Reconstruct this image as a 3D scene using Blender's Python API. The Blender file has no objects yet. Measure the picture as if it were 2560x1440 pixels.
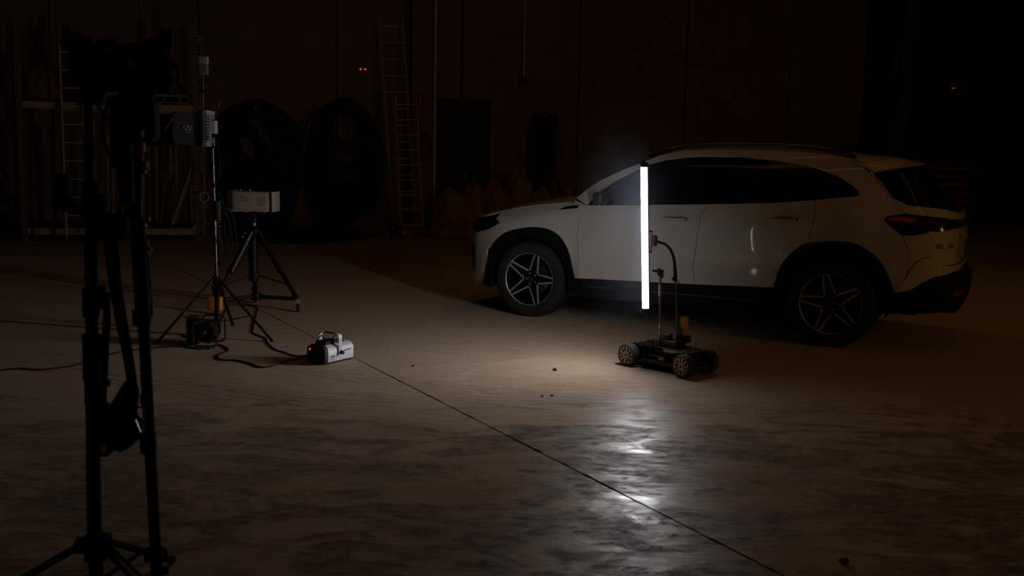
import bpy, bmesh, math, random
from mathutils import Vector, Matrix, noise
from mathutils.geometry import delaunay_2d_cdt
PI=math.pi
SC=bpy.context.scene
COL=SC.collection
random.seed(7)

# ---------------------------------------------------------------- camera, world, lights, exposure
FPX,PITCH,ROLL,CAMH=2485.,.1326,.01846,1.5
cam=bpy.data.objects.new('camera',bpy.data.cameras.new('camera')); COL.objects.link(cam)
cam.data.sensor_width=36; cam.data.lens=FPX*36/2560; cam.data.clip_start=.05; cam.data.clip_end=200
cam.matrix_world=Matrix.Translation((0,0,CAMH))@Matrix.Rotation(PI/2-PITCH,4,'X')@Matrix.Rotation(ROLL,4,'Z')
cam.data.dof.use_dof=True; cam.data.dof.focus_distance=8.0; cam.data.dof.aperture_fstop=3.2
SC.camera=cam
world=bpy.data.worlds.new('world'); SC.world=world; world.use_nodes=True
world.node_tree.nodes['Background'].inputs[0].default_value=(.9,.5,.25,1)
world.node_tree.nodes['Background'].inputs[1].default_value=.0012
SC.view_settings.view_transform='Standard'; SC.view_settings.look='None'
SC.view_settings.exposure=0; SC.view_settings.gamma=1
SC.cycles.max_bounces=6; SC.cycles.diffuse_bounces=3; SC.cycles.glossy_bounces=3; SC.cycles.volume_bounces=0; SC.cycles.volume_step_rate=3; SC.cycles.volume_max_steps=64
TUBE_STRENGTH=128.
HALO_DENSITY=.055
def area(name,loc,target,sx,sy,power,col):
    l=bpy.data.lights.new(name,'AREA'); l.shape='RECTANGLE'; l.size=sx; l.size_y=sy; l.energy=power; l.color=col
    o=bpy.data.objects.new(name,l); COL.objects.link(o); o.location=loc
    o.rotation_euler=(Vector(target)-Vector(loc)).to_track_quat('-Z','Y').to_euler(); return o
# dim sodium-coloured high-bay fittings of the hall, behind and beside the camera
area('hall_lamp',(9.5,3.0,3.0),(3.4,8.4,1.2),.30,1.8,19,(1,.50,.10))
area('hall_lamp',(7.5,-3.0,4.6),(2.6,8.6,1.2),4.5,.18,9,(1,.60,.18))
area('hall_lamp',(1.2,12.6,4.6),(1.2,9.6,1.0),.25,1.6,6,(1,.58,.16))
for x_,y_,e_ in ((2.6,5.4,3.6),(4.2,8.0,3.6),(5.4,11.2,3.0)):
    area('hall_lamp',(x_,y_,7.2),(x_,y_,0),9.0,.22,e_,(1,.40,.10)).rotation_euler=(0,0,-.48)

# ---------------------------------------------------------------- helpers
def ray(px,py):
    a,b=px-1280,py-720
    u=a*math.cos(ROLL)+b*math.sin(ROLL); v=-a*math.sin(ROLL)+b*math.cos(ROLL)
    c,s=math.cos(PITCH),math.sin(PITCH)
    return Vector((u/FPX,c-(v/FPX)*s,-s-(v/FPX)*c))
def at(px,py,Y):
    "point of the place seen at this pixel of the photograph, Y metres in front of the camera"
    d=ray(px,py); return d*(Y/d.y)+Vector((0,0,CAMH))
def gnd(px,py,z=0):
    d=ray(px,py); return d*((z-CAMH)/d.z)+Vector((0,0,CAMH))
WK,W0=.25,20.0
def onw(px,py,off=0,k=WK,w0=W0):
    d=ray(px,py); t=(w0-off)/(d.y-k*d.x); return d*t+Vector((0,0,CAMH))
def V(*a): return Vector(a)

MATS={}
def mat(name,col,rough=.5,metal=0,var=0,scale=8,bump=0,coat=0,emit=None,es=0,spec=.5):
    if name in MATS: return MATS[name]
    m=bpy.data.materials.new(name); m.use_nodes=True; nt=m.node_tree; b=nt.nodes['Principled BSDF']
    b.inputs['Base Color'].default_value=(*col,1); b.inputs['Roughness'].default_value=rough; b.inputs['Metallic'].default_value=metal
    b.inputs['Specular IOR Level'].default_value=spec
    if coat: b.inputs['Coat Weight'].default_value=coat; b.inputs['Coat Roughness'].default_value=.12
    if emit: b.inputs['Emission Color'].default_value=(*emit,1); b.inputs['Emission Strength'].default_value=es
    if var or bump:
        tc=nt.nodes.new('ShaderNodeTexCoord'); n=nt.nodes.new('ShaderNodeTexNoise'); n.inputs['Scale'].default_value=scale; n.inputs['Detail'].default_value=5
        nt.links.new(tc.outputs['Object'],n.inputs['Vector'])
        if var:
            r=nt.nodes.new('ShaderNodeValToRGB'); r.color_ramp.elements[0].position=.3; r.color_ramp.elements[1].position=.7
            r.color_ramp.elements[0].color=(*[c*(1-var) for c in col],1); r.color_ramp.elements[1].color=(*[min(1,c*(1+var)) for c in col],1)
            nt.links.new(n.outputs['Fac'],r.inputs['Fac']); nt.links.new(r.outputs['Color'],b.inputs['Base Color'])
        if bump:
            bp=nt.nodes.new('ShaderNodeBump'); bp.inputs['Strength'].default_value=bump; bp.inputs['Distance'].default_value=.01
            nt.links.new(n.outputs['Fac'],bp.inputs['Height']); nt.links.new(bp.outputs['Normal'],b.inputs['Normal'])
    MATS[name]=m; return m
blk=mat('black_metal',(.012,.012,.013),.45,.3,.3)
blkp=mat('black_plastic',(.016,.016,.017),.55,0,.3)
fabric=mat('black_fabric',(.02,.02,.022),.9,0,.4,60)
greyfab=mat('grey_fabric',(.10,.10,.115),.85,0,.15,80)
rubber=mat('rubber',(.028,.027,.026),.75,0,.3,30)
silver=mat('silver_metal',(.55,.55,.58),.38,.55,.05)
alu=mat('aluminium',(.60,.58,.55),.45,.3,.15)
steel=mat('galvanised_steel',(.50,.47,.42),.5,.25,.3,20)
cream=mat('beige_plastic',(.62,.54,.42),.5,0,.06)
orange=mat('orange_plastic',(.95,.42,.02),.5,0,.1)
amber=mat('yellowed_fibreglass',(.85,.45,.08),.6,0,.25,12)
redm=mat('red_paint',(.35,.02,.015),.5,0,.2)

ROOT={}
def tag(o,label=None,cat=None,group=None,kind=None):
    if label: o['label']=label
    if cat: o['category']=cat
    if group: o['group']=group
    if kind: o['kind']=kind
    return o
def thing(name,label,cat,loc=(0,0,0),rotz=0,group=None):
    o=bpy.data.objects.new(name,None); COL.objects.link(o); o.location=loc; o.rotation_euler=(0,0,rotz); o.empty_display_size=.1
    tag(o,label,cat,group); ROOT[o.name]=(Matrix.Translation(loc)@Matrix.Rotation(rotz,4,'Z')).inverted(); return o
def link(name,me,m,parent=None,smooth=True,sharp=35,label=None):
    o=bpy.data.objects.new(name,me); COL.objects.link(o)
    for x in (m if isinstance(m,(list,tuple)) else [m]): me.materials.append(x)
    if smooth:
        for p in me.polygons: p.use_smooth=True
        me.set_sharp_from_angle(angle=math.radians(sharp))
    if parent is not None:
        o.parent=parent
        if parent.name in ROOT: ROOT[o.name]=ROOT[parent.name]
    if label: o['label']=label
    return o
class MB:
    def __init__(s): s.v=[]; s.f=[]
    def add(s,vs,fs):
        n=len(s.v); s.v+= [Vector(v) for v in vs]; s.f+=[tuple(i+n for i in f) for f in fs]; return s
    def box(s,c,size,ax=None,bev=0):
        c=Vector(c); hx,hy,hz=[q/2 for q in size]
        X,Y,Z=ax if ax else (Vector((1,0,0)),Vector((0,1,0)),Vector((0,0,1)))
        b=min(bev,hx*.9,hy*.9)
        if b>0:
            b2=min(b,hz*.9)
            ring=[]
            for cx,cy,a0 in ((hx-b,hy-b,0),(-hx+b,hy-b,PI/2),(-hx+b,-hy+b,PI),(hx-b,-hy+b,1.5*PI)):
                for k in range(4):
                    a=a0+k*PI/6; ring.append((cx,cy,math.cos(a),math.sin(a)))
            n=len(ring); vs=[];
            for z,r in ((-hz,.45),(-hz+b2*.55,1),(hz-b2*.55,1),(hz,.45)):
                for cx,cy,ca,sa in ring: vs.append(c+X*(cx+b*r*ca)+Y*(cy+b*r*sa)+Z*z)
            fs=[tuple(range(n-1,-1,-1)),tuple(range(3*n,4*n))]
            for k in range(3):
                for i in range(n): j=(i+1)%n; fs.append((k*n+i,k*n+j,(k+1)*n+j,(k+1)*n+i))
            return s.add(vs,fs)
        vs=[c+X*(hx*i)+Y*(hy*j)+Z*(hz*k) for i in(-1,1) for j in(-1,1) for k in(-1,1)]
        return s.add(vs,[(0,1,3,2),(4,6,7,5),(0,4,5,1),(2,3,7,6),(0,2,6,4),(1,5,7,3)])
    def bar(s,p0,p1,w,d=None,up=(0,0,1),bev=0):
        p0,p1=Vector(p0),Vector(p1); z=(p1-p0); L=z.length; z/=L; u=Vector(up)
        if abs(z.dot(u))>.98: u=Vector((1,0,0))
        x=u.cross(z).normalized(); y=z.cross(x)
        return s.box((p0+p1)/2,(w,d or w,L),(x,y,z),bev)
    def cyl(s,p0,p1,r0,r1=None,n=14,cap=True):
        r1=r0 if r1 is None else r1
        p0,p1=Vector(p0),Vector(p1); z=(p1-p0).normalized(); u=Vector((0,0,1)) if abs(z.z)<.9 else Vector((1,0,0))
        x=u.cross(z).normalized(); y=z.cross(x); vs=[]
        for p,r in((p0,r0),(p1,r1)):
            for i in range(n): a=2*PI*i/n; vs.append(p+x*r*math.cos(a)+y*r*math.sin(a))
        fs=[(i,(i+1)%n,n+(i+1)%n,n+i) for i in range(n)]
        if cap: fs+=[tuple(range(n-1,-1,-1)),tuple(range(n,2*n))]
        return s.add(vs,fs)
    def lathe(s,prof,o,axis,n=24,a0=0,a1=2*PI):
        "prof: list of (radius, distance along axis)"
        o=Vector(o); z=Vector(axis).normalized(); u=Vector((0,0,1)) if abs(z.z)<.9 else Vector((1,0,0))
        x=u.cross(z).normalized(); y=z.cross(x); full=abs(a1-a0-2*PI)<1e-6; m=n if full else n+1; vs=[]
        for r,d in prof:
            for i in range(m):
                a=a0+(a1-a0)*i/n; vs.append(o+z*d+x*r*math.cos(a)+y*r*math.sin(a))
        fs=[]
        for k in range(len(prof)-1):
            for i in range(n if full else n): j=(i+1)%m; fs.append((k*m+i,k*m+j,(k+1)*m+j,(k+1)*m+i))
        return s.add(vs,fs)
    def tube(s,pts,r,n=8,closed=False,flat=None):
        pts=[Vector(p) for p in pts]; m=len(pts); vs=[]; prev=None
        for i,p in enumerate(pts):
            if closed: t=pts[(i+1)%m]-pts[i-1]
            else: t=pts[min(i+1,m-1)]-pts[max(i-1,0)]
            t.normalize()
            if prev is None:
                u=Vector((0,0,1)) if abs(t.z)<.9 else Vector((1,0,0)); x=u.cross(t).normalized()
            else:
                x=(prev-t*prev.dot(t)).normalized()
            prev=x; y=t.cross(x); rr=r[i] if isinstance(r,(list,tuple)) else r
            for k in range(n):
                a=2*PI*k/n; vs.append(p+x*rr*math.cos(a)*(flat or 1)+y*rr*math.sin(a))
        fs=[]
        for i in range(m if closed else m-1):
            j=(i+1)%m
            for k in range(n): l=(k+1)%n; fs.append((i*n+k,i*n+l,j*n+l,j*n+k))
        if not closed: fs+=[tuple(range(n-1,-1,-1)),tuple(range((m-1)*n,m*n))]
        return s.add(vs,fs)
    def ball(s,c,r,n=12,sq=(1,1,1)):
        c=Vector(c); vs=[];fs=[]; m=n//2+1
        for j in range(m):
            t=PI*j/(m-1)
            for i in range(n): a=2*PI*i/n; vs.append(c+Vector((r*sq[0]*math.sin(t)*math.cos(a),r*sq[1]*math.sin(t)*math.sin(a),r*sq[2]*math.cos(t))))
        for j in range(m-1):
            for i in range(n): k=(i+1)%n; fs.append((j*n+i,(j+1)*n+i,(j+1)*n+k,j*n+k))
        return s.add(vs,fs)
    def build(s,name,m,parent=None,smooth=True,local=False,label=None,sharp=35,clean=False):
        vs=s.v
        if parent is not None and not local and parent.name in ROOT:
            M=ROOT[parent.name]; vs=[M@v for v in vs]
        me=bpy.data.meshes.new(name); me.from_pydata([tuple(v) for v in vs],[],s.f); me.update()
        bm=bmesh.new(); bm.from_mesh(me)
        if clean: bmesh.ops.remove_doubles(bm,verts=bm.verts,dist=1e-5)
        bmesh.ops.recalc_face_normals(bm,faces=bm.faces); bm.to_mesh(me); bm.free()
        return link(name,me,m,parent,smooth,sharp,label)
def spline(pts,n=6,closed=False):
    pts=[Vector(p) for p in pts]; out=[]; m=len(pts)
    for i in range(m if closed else m-1):
        if closed: a,b,c,d=pts[i-1],pts[i],pts[(i+1)%m],pts[(i+2)%m]
        else: a,b,c,d=pts[max(i-1,0)],pts[i],pts[i+1],pts[min(i+2,m-1)]
        for k in range(n):
            t=k/n; out.append(.5*((2*b)+(c-a)*t+(2*a-5*b+4*c-d)*t*t+(3*b-a-3*c+d)*t**3))
    if not closed: out.append(pts[-1])
    return out
def copy_tree(o,parent=None):
    c=o.copy(); COL.objects.link(c); c.parent=parent
    for ch in list(o.children): copy_tree(ch,c)
    return c
def text_mesh(name,s,size,m,parent,M,extrude=.001,label=None):
    cu=bpy.data.curves.new(name,'FONT'); cu.body=s; cu.size=size; cu.extrude=extrude; cu.align_x='CENTER'; cu.align_y='CENTER'; cu.resolution_u=3
    t=bpy.data.objects.new('tmp',cu); COL.objects.link(t); dg=bpy.context.evaluated_depsgraph_get()
    me=bpy.data.meshes.new_from_object(t.evaluated_get(dg)); bpy.data.objects.remove(t)
    me.transform(M); return link(name,me,m,parent,False,label=label)
# ---------------------------------------------------------------- floor material
def floor_material():
    m=bpy.data.materials.new('dusty_concrete'); m.use_nodes=True; nt=m.node_tree; N=nt.nodes; L=nt.links; b=N['Principled BSDF']
    tc=N.new('ShaderNodeTexCoord')
    def mapping(rot,sc):
        mp=N.new('ShaderNodeMapping'); mp.inputs['Rotation'].default_value=(0,0,rot); mp.inputs['Scale'].default_value=sc; L.new(tc.outputs['Object'],mp.inputs['Vector']); return mp
    def nz(sc,det,vec,rough=.55,dist=0):
        n=N.new('ShaderNodeTexNoise'); n.inputs['Scale'].default_value=sc; n.inputs['Detail'].default_value=det; n.inputs['Roughness'].default_value=rough; n.inputs['Distortion'].default_value=dist
        L.new(vec,n.inputs['Vector']); return n.outputs['Fac']
    def ramp(fac,a,b_,ca=(0,0,0,1),cb=(1,1,1,1)):
        r=N.new('ShaderNodeValToRGB'); r.color_ramp.elements[0].position=a; r.color_ramp.elements[1].position=b_
        r.color_ramp.elements[0].color=ca; r.color_ramp.elements[1].color=cb; L.new(fac,r.inputs['Fac']); return r.outputs['Color']
    def math_(op,a,b_=None,c=None,clamp=False):
        n=N.new('ShaderNodeMath'); n.operation=op; n.use_clamp=clamp
        for i,x in enumerate((a,b_,c)):
            if x is None: continue
            if isinstance(x,(int,float)): n.inputs[i].default_value=x
            else: L.new(x,n.inputs[i])
        return n.outputs[0]
    def mix(fac,a,b_,typ='MIX'):
        n=N.new('ShaderNodeMix'); n.data_type='RGBA'; n.blend_type=typ
        for k,x in ((0,fac),(6,a),(7,b_)):
            if isinstance(x,(int,float)): n.inputs[k].default_value=x
            elif isinstance(x,tuple): n.inputs[k].default_value=x
            else: L.new(x,n.inputs[k])
        return n.outputs[2]
    obj=tc.outputs['Object']
    iso=mapping(0,(1,1,1)).outputs[0]
    strk=mapping(.30,(.75,1.35,1)).outputs[0]      # sweeping direction
    strk2=mapping(-.52,(.55,2.2,1)).outputs[0]
    big=nz(.55,4,iso,.6,.4); mid=nz(2.3,6,strk,.66,1.2); fine=nz(11,6,strk,.72,.6); grit=nz(70,4,iso,.7)
    scr=nz(6,6,strk2,.74,.8)
    # dark trodden dirt, thicker in the near half of the floor
    sep=N.new('ShaderNodeSeparateXYZ'); L.new(obj,sep.inputs[0]); X,Y=sep.outputs[0],sep.outputs[1]
    near=math_('SUBTRACT',1.0,math_('MULTIPLY',math_('SUBTRACT',Y,5.2),.9),clamp=True)
    near=ramp(near,0,1)
    dirtbase=math_('ADD',math_('MULTIPLY',mid,.55),math_('ADD',math_('MULTIPLY',big,.25),math_('MULTIPLY',scr,.20)))
    thr=math_('ADD',.60,math_('MULTIPLY',near,-.15))
    d1=math_('MULTIPLY',math_('SUBTRACT',dirtbase,thr),15,clamp=True)
    d2=math_('MULTIPLY',math_('SUBTRACT',fine,.42),6,clamp=True)
    dirt=math_('MULTIPLY',d1,math_('ADD',.45,math_('MULTIPLY',d2,.6)),clamp=True)
    base=mix(ramp(big,.3,.7),(.35,.245,.165,1),(.455,.335,.235,1))
    base=mix(ramp(fine,.35,.7),base,(.53,.40,.29,1))
    base=mix(math_('MULTIPLY',ramp(scr,.5,.72),.45),base,(.22,.148,.095,1))
    col=mix(math_('MULTIPLY',dirt,.92),base,(.060,.036,.021,1))
    # small pits and droppings
    vo=N.new('ShaderNodeTexVoronoi'); vo.inputs['Scale'].default_value=2.4; L.new(iso,vo.inputs['Vector'])
    pit=math_('MULTIPLY',math_('LESS_THAN',math_('ADD',vo.outputs['Distance'],math_('MULTIPLY',grit,.05)),.050),.7)
    col=mix(pit,col,(.04,.03,.025,1))
    # tyre tracks: concentric arcs left in the dust (cx, cy, radius, band half-width, y range)
    def arc(cx,cy,r,w,x0,x1,y0,y1,freq,amt):
        dx=math_('SUBTRACT',X,cx); dy=math_('SUBTRACT',Y,cy)
        d=math_('SQRT',math_('ADD',math_('MULTIPLY',dx,dx),math_('MULTIPLY',dy,dy)))
        e=math_('ADD',math_('SUBTRACT',d,r),math_('MULTIPLY',math_('SUBTRACT',big,.5),.12)); band=math_('SUBTRACT',1,math_('DIVIDE',math_('ABSOLUTE',e),w),clamp=True)
        band=math_('MULTIPLY',band,2.5,clamp=True)
        g=math_('ADD',.5,math_('MULTIPLY',math_('SINE',math_('MULTIPLY',e,freq)),.5))
        box=math_('MULTIPLY',math_('MULTIPLY',math_('GREATER_THAN',X,x0),math_('LESS_THAN',X,x1)),math_('MULTIPLY',math_('GREATER_THAN',Y,y0),math_('LESS_THAN',Y,y1)))
        return math_('MULTIPLY',math_('MULTIPLY',math_('MULTIPLY',band,g),box),math_('MULTIPLY',ramp(mid,.35,.6),amt))
    light=arc(.42,6.55,.72,.07,-1,.35,5,7.4,60,.9)
    light=math_('ADD',light,arc(.85,6.9,.55,.05,-1,.9,5.8,7.0,80,.3))
    darkt=arc(1.6,11.5,5.6,.20,-4,3,3,8.5,75,.45)
    darkt=math_('ADD',darkt,arc(2.2,13.0,8.1,.22,-4,3,3,7.2,70,.45))
    darkt=math_('ADD',darkt,arc(-.4,11.2,5.3,.18,-4.5,1,3,7.6,80,.4))
    darkt=math_('ADD',darkt,arc(0.4,10.0,4.35,.16,-4.5,2,3,7.2,75,.4))
    col=mix(math_('MINIMUM',light,1),col,(.55,.47,.39,1)); col=mix(math_('MINIMUM',darkt,1),col,(.10,.07,.05,1))
    L.new(col,b.inputs['Base Color'])
    # worn trowelled patches are shinier than the dust
    shine=math_('MULTIPLY',math_('SUBTRACT',1,math_('MULTIPLY',dirt,.95)),ramp(math_('ADD',math_('MULTIPLY',nz(2.0,6,strk,.7,1.0),.7),math_('MULTIPLY',fine,.3)),.38,.58))
    shine=math_('MULTIPLY',shine,math_('ADD',.15,math_('MULTIPLY',near,.75)))
    rough=math_('SUBTRACT',.58,math_('MULTIPLY',shine,.41))
    L.new(rough,b.inputs['Roughness'])
    L.new(math_('ADD',.03,math_('MULTIPLY',shine,.95)),b.inputs['Specular IOR Level'])
    hgt=math_('ADD',math_('MULTIPLY',fine,.5),math_('ADD',math_('MULTIPLY',scr,.5),math_('ADD',math_('MULTIPLY',grit,.12),math_('MULTIPLY',dirt,.25))))
    hgt=math_('ADD',hgt,math_('ADD',math_('MULTIPLY',mid,.35),math_('MULTIPLY',nz(28,3,iso,.6),.22)))
    bp=N.new('ShaderNodeBump'); bp.inputs['Strength'].default_value=.36; bp.inputs['Distance'].default_value=.008
    L.new(hgt,bp.inputs['Height']); L.new(bp.outputs['Normal'],b.inputs['Normal'])
    return m
fm=floor_material(); b_=fm.node_tree.nodes['Principled BSDF']; b_.inputs['Sheen Weight'].default_value=.24; b_.inputs['Sheen Roughness'].default_value=.5; b_.inputs['Sheen Tint'].default_value=(1,.8,.65,1)
# ---------------------------------------------------------------- floor: two cast slabs with a sawn joint between them
FX0,FX1,FY0,FY1=-16.,20.,-9.,27.
J0,J1=V(1.01,3.452,0),V(-4.343,12.703,0); jd=(J1-J0).normalized(); jn=V(jd.y,-jd.x,0)
def clip(poly,p,n):
    out=[]
    for i in range(len(poly)):
        a,b=poly[i],poly[(i+1)%len(poly)]; da,db=(a-p).dot(n),(b-p).dot(n)
        if da>=0: out.append(a)
        if da*db<0: out.append(a+(b-a)*(da/(da-db)))
    return out
floor=bpy.data.objects.new('floor',None); COL.objects.link(floor); tag(floor,'dusty brown concrete floor with one sawn joint','floor',kind='structure')
rect=[V(FX0,FY0,0),V(FX1,FY0,0),V(FX1,FY1,0),V(FX0,FY1,0)]
for sgn in (1,-1):
    n=jn*sgn; poly=clip(rect,J0+n*.005,n)
    if sgn>0: poly=poly
    k=len(poly); mb=MB()
    # ragged arris along the joint
    pp=[]
    for i in range(k):
        a,b=poly[i],poly[(i+1)%k]; pp.append(a)
        if abs((a-J0).dot(n)-.005)<1e-4 and abs((b-J0).dot(n)-.005)<1e-4:
            c=int((b-a).length/.05)
            for q in range(1,c):
                p=a+(b-a)*(q/c); pp.append(p+n*(max(0,noise.noise(p*3.1)*.006)+max(0,noise.noise(p*17)-.25)*.02))
    k=len(pp)
    mb.add([p for p in pp]+[p-V(0,0,.03) for p in pp],[tuple(range(k))]+[(i,i+k,(i+1)%k+k,(i+1)%k) for i in range(k)])
    mb.build('floor_slab',fm,floor,smooth=False)
MB().box(((FX0+FX1)/2,(FY0+FY1)/2,-.055),(FX1-FX0,FY1-FY0,.05)).build('joint_bed',mat('joint_dirt',(.02,.015,.012),.95,0,.3),floor,smooth=False)
# ---------------------------------------------------------------- walls
conc=mat('precast_concrete',(.33,.225,.17),.9,0,.16,3,.25)
conc2=mat('precast_concrete_grey',(.315,.22,.17),.9,0,.16,3,.25)
clad=mat('dark_cladding',(.030,.024,.022),.8,0,.2,4)
wu=V(1,WK,0).normalized(); wn=V(WK,-1,0).normalized()   # along the wall, and towards the camera
wall=bpy.data.objects.new('wall_back',None); COL.objects.link(wall); tag(wall,'brown precast concrete panel wall at the back of the hall','wall',kind='structure')
def wx(px): return onw(px,120).x
seams=[-14.5,wx(-180),wx(125),wx(497),wx(842),wx(1155),wx(1450),wx(1718),wx(1976),wx(2165)]
HW=7.5
DX0,DX1=onw(1085,300).x,onw(1227,300).x; DH=onw(1160,249).z
def wallpt(x,z,off=0): return V(x,W0+WK*x,z)+wn*off
def wpanel(x0,x1,z0,z1,th,m,name,parent,proud=0):
    a=wallpt(x0,0); b=wallpt(x1,0)
    MB().box((a+b)/2-wn*(th/2-proud)+V(0,0,(z0+z1)/2),((b-a).length,th,z1-z0),(wu,-wn,V(0,0,1))).build(name,m,parent,smooth=False)
for i in range(len(seams)-1):
    x0,x1=seams[i]+.012,seams[i+1]-.012
    lo,hi=max(x0,DX0),min(x1,DX1)
    if lo<hi:      # panels pierced by the doorway
        if x0<DX0-.02: wpanel(x0,DX0,0,DH,.2,conc,'wall_panel',wall)
        if x1>DX1+.02: wpanel(DX1,x1,0,DH,.2,conc,'wall_panel',wall)
        wpanel(x0,x1,DH+.004,HW,.2,conc,'wall_panel',wall)
    else: wpanel(x0,x1,0,HW,.2,conc if i%2 else conc2,'wall_panel',wall)
wpanel(-14.5,wx(2165),0,HW,.06,mat('wall_backing',(.01,.008,.007),.95),'wall_backing',wall,proud=-.55)
# right part: dark ribbed cladding, each sheet a piece
wr_=bpy.data.objects.new('wall_right_bay',None); COL.objects.link(wr_); tag(wr_,'near-black ribbed cladding wall right of the column','wall',kind='structure')
x=wx(2262)
while x<17.5:
    wpanel(x+.01,x+1.0,0,HW,.08,clad,'cladding_sheet',wr_,proud=-.15)
    for q in (.25,.5,.75): wpanel(x+q-.02,x+q+.02,0,HW,.03,clad,'cladding_rib',wr_,proud=-.12)
    x+=1.02
# sliding door, unlit, between the last panel and the column
d2=MB(); a=wallpt(wx(2165)+.02,0,-.35); b=wallpt(wx(2262)-.02,0,-.35)
d2.box((a+b)/2+V(0,0,3.2),((b-a).length,.06,6.4),(wu,-wn,V(0,0,1)))
for z in (1.2,2.4,3.6,4.8): d2.box((a+b)/2+V(0,0,z)+wn*.05,((b-a).length,.04,.08),(wu,-wn,V(0,0,1)))
tag(d2.build('door_2',mat('dark_door',(.010,.009,.009),.7),smooth=False),'tall black sliding door left of the steel column','door',kind='structure')
# doorway with its closed dark door
d1=bpy.data.objects.new('door_1',None); COL.objects.link(d1); tag(d1,'closed black double door in the back wall, above the sacks','door',kind='structure')
dm=mat('black_door_leaf',(.010,.010,.012),.6,0,.2)
mid=(DX0+DX1)/2
for u0,u1 in ((DX0+.05,mid-.006),(mid+.006,DX1-.05)): wpanel(u0,u1,.01,DH-.05,.05,dm,'door_leaf',d1,proud=-.10)
fr=MB(); 
for u in (DX0+.025,DX1-.025): fr.box(wallpt(u,DH/2,-.06),(.05,.1,DH),(wu,-wn,V(0,0,1)))
fr.box(wallpt(mid,DH-.025,-.06),((DX1-DX0)*1.03,.1,.05),(wu,-wn,V(0,0,1)))
fr.build('door_frame',mat('door_frame',(.02,.018,.018),.6),d1,smooth=False)
MB().box(wallpt(mid+.08,1.05,-.08),(.03,.05,.14),(wu,-wn,V(0,0,1))).build('door_handle',steel,d1,smooth=False)
# pilaster between ladders and door
pa,pb=onw(1024,300).x,onw(1074,300).x
wpanel(pa,pb,0,HW,.34,conc2,'trim_1',None,proud=.32); tag(bpy.data.objects['trim_1'],'concrete pilaster between the ladders and the black door','pilaster',kind='structure')
# side walls, rear wall, ceiling out of view
sh=mat('hall_shell',(.06,.045,.035),.9,0,.2,2)
tag(MB().box((FX0,9,HW/2),(.2,36,HW)).build('wall_left',sh,smooth=False),'plain side wall on the left','wall',kind='structure')
tag(MB().box((FX1-1,9,HW/2),(.2,36,HW)).build('wall_right',sh,smooth=False),'plain side wall on the right','wall',kind='structure')
tag(MB().box((2,FY0,HW/2),(36,.2,HW)).build('wall_rear',sh,smooth=False),'plain wall behind the camera','wall',kind='structure')
tag(MB().box((2,9,HW+.1),(36,37,.2)).build('ceiling',sh,smooth=False),'flat dark ceiling of the hall','ceiling',kind='structure')
# steel column at right
c0=onw(2249,300,off=.55,w0=W0); cm=MB(); cx,cy=c0.x,c0.y
for o_,w_,d_ in ((-.12,.22,.016),(.12,.22,.016)): cm.box(V(cx,cy,HW/2)+wn*o_,(w_,d_,HW),(wu,-wn,V(0,0,1)))
cm.box(V(cx,cy,HW/2),(.012,.24,HW),(wu,-wn,V(0,0,1)))
cm.box(V(cx,cy,.01),(.4,.4,.02),(wu,-wn,V(0,0,1)))
tag(cm.build('trim_2',mat('rusty_column',(.16,.07,.045),.75,.2,.3),smooth=False),'brown steel column at the right of the back wall','column',kind='structure')
# pipes and conduit
def wpipe(name,px,y0,y1,r,m,label,cat,off=.08,box=False):
    x=onw(px,100).x; z0=onw(px,y1,off=off).z if y1<560 else 0.02; t=thing(name,label,cat,wallpt(x,0,off))
    MB().cyl(wallpt(x,z0,off),wallpt(x,HW-.02,off),r).build('pipe',m,t)
    z=z0+.5
    while z<HW:
        MB().box(wallpt(x,z,off*.5),(r*3.2,off+r,.03),(wu,-wn,V(0,0,1))).build('bracket',blk,t,smooth=False); z+=1.6
    if box: MB().box(wallpt(x,z0-.05,off),(.13,.08,.16),(wu,-wn,V(0,0,1)),bev=.01).build('junction_box',mat('conduit_box',(.03,.03,.03),.6),t)
pg=mat('painted_pipe',(.80,.86,.92),.3,.1,.1)
wpipe('wall_pipe',1086,0,600,.032,pg,'shiny grey pipe running full height beside the black door','pipe',.10)
wpipe('wall_conduit',1309,0,196,.022,pg,'short grey conduit ending in a black box right of the door','conduit',.06,True)
wpipe('wall_pipe',1156,0,246,.02,mat('dark_pipe',(.05,.05,.055),.5),'thin dark pipe ending above the middle of the black door','pipe',.05)
wpipe('wall_cable',356,0,600,.010,steel,'thin bright cable running up the wall behind the rack','cable',.03)
# emergency lights
def exitlight(px,py,w,label,off=.0,spread=.5):
    p=onw(px,py,off=off); t=thing('emergency_light',label,'light',p)
    MB().box(p+wn*.05,(w,.07,w*.42),(wu,-wn,V(0,0,1)),bev=.01).build('housing',mat('light_housing',(.30,.24,.18),.5),t)
    for s in (-1,1):
        MB().ball(p+wn*.085+wu*(s*w*.18),w*.055,10).build('indicator_lamp',mat('red_led',(.4,.01,.01),.4,emit=(1,.05,.03),es=2.2),t)
exitlight(906,174,.24,'small emergency light with two red lamps, left of the grey ladder',0)
exitlight(2377,221,.14,'tiny pair of red indicator lamps on the dark wall at far right',.12)
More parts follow.
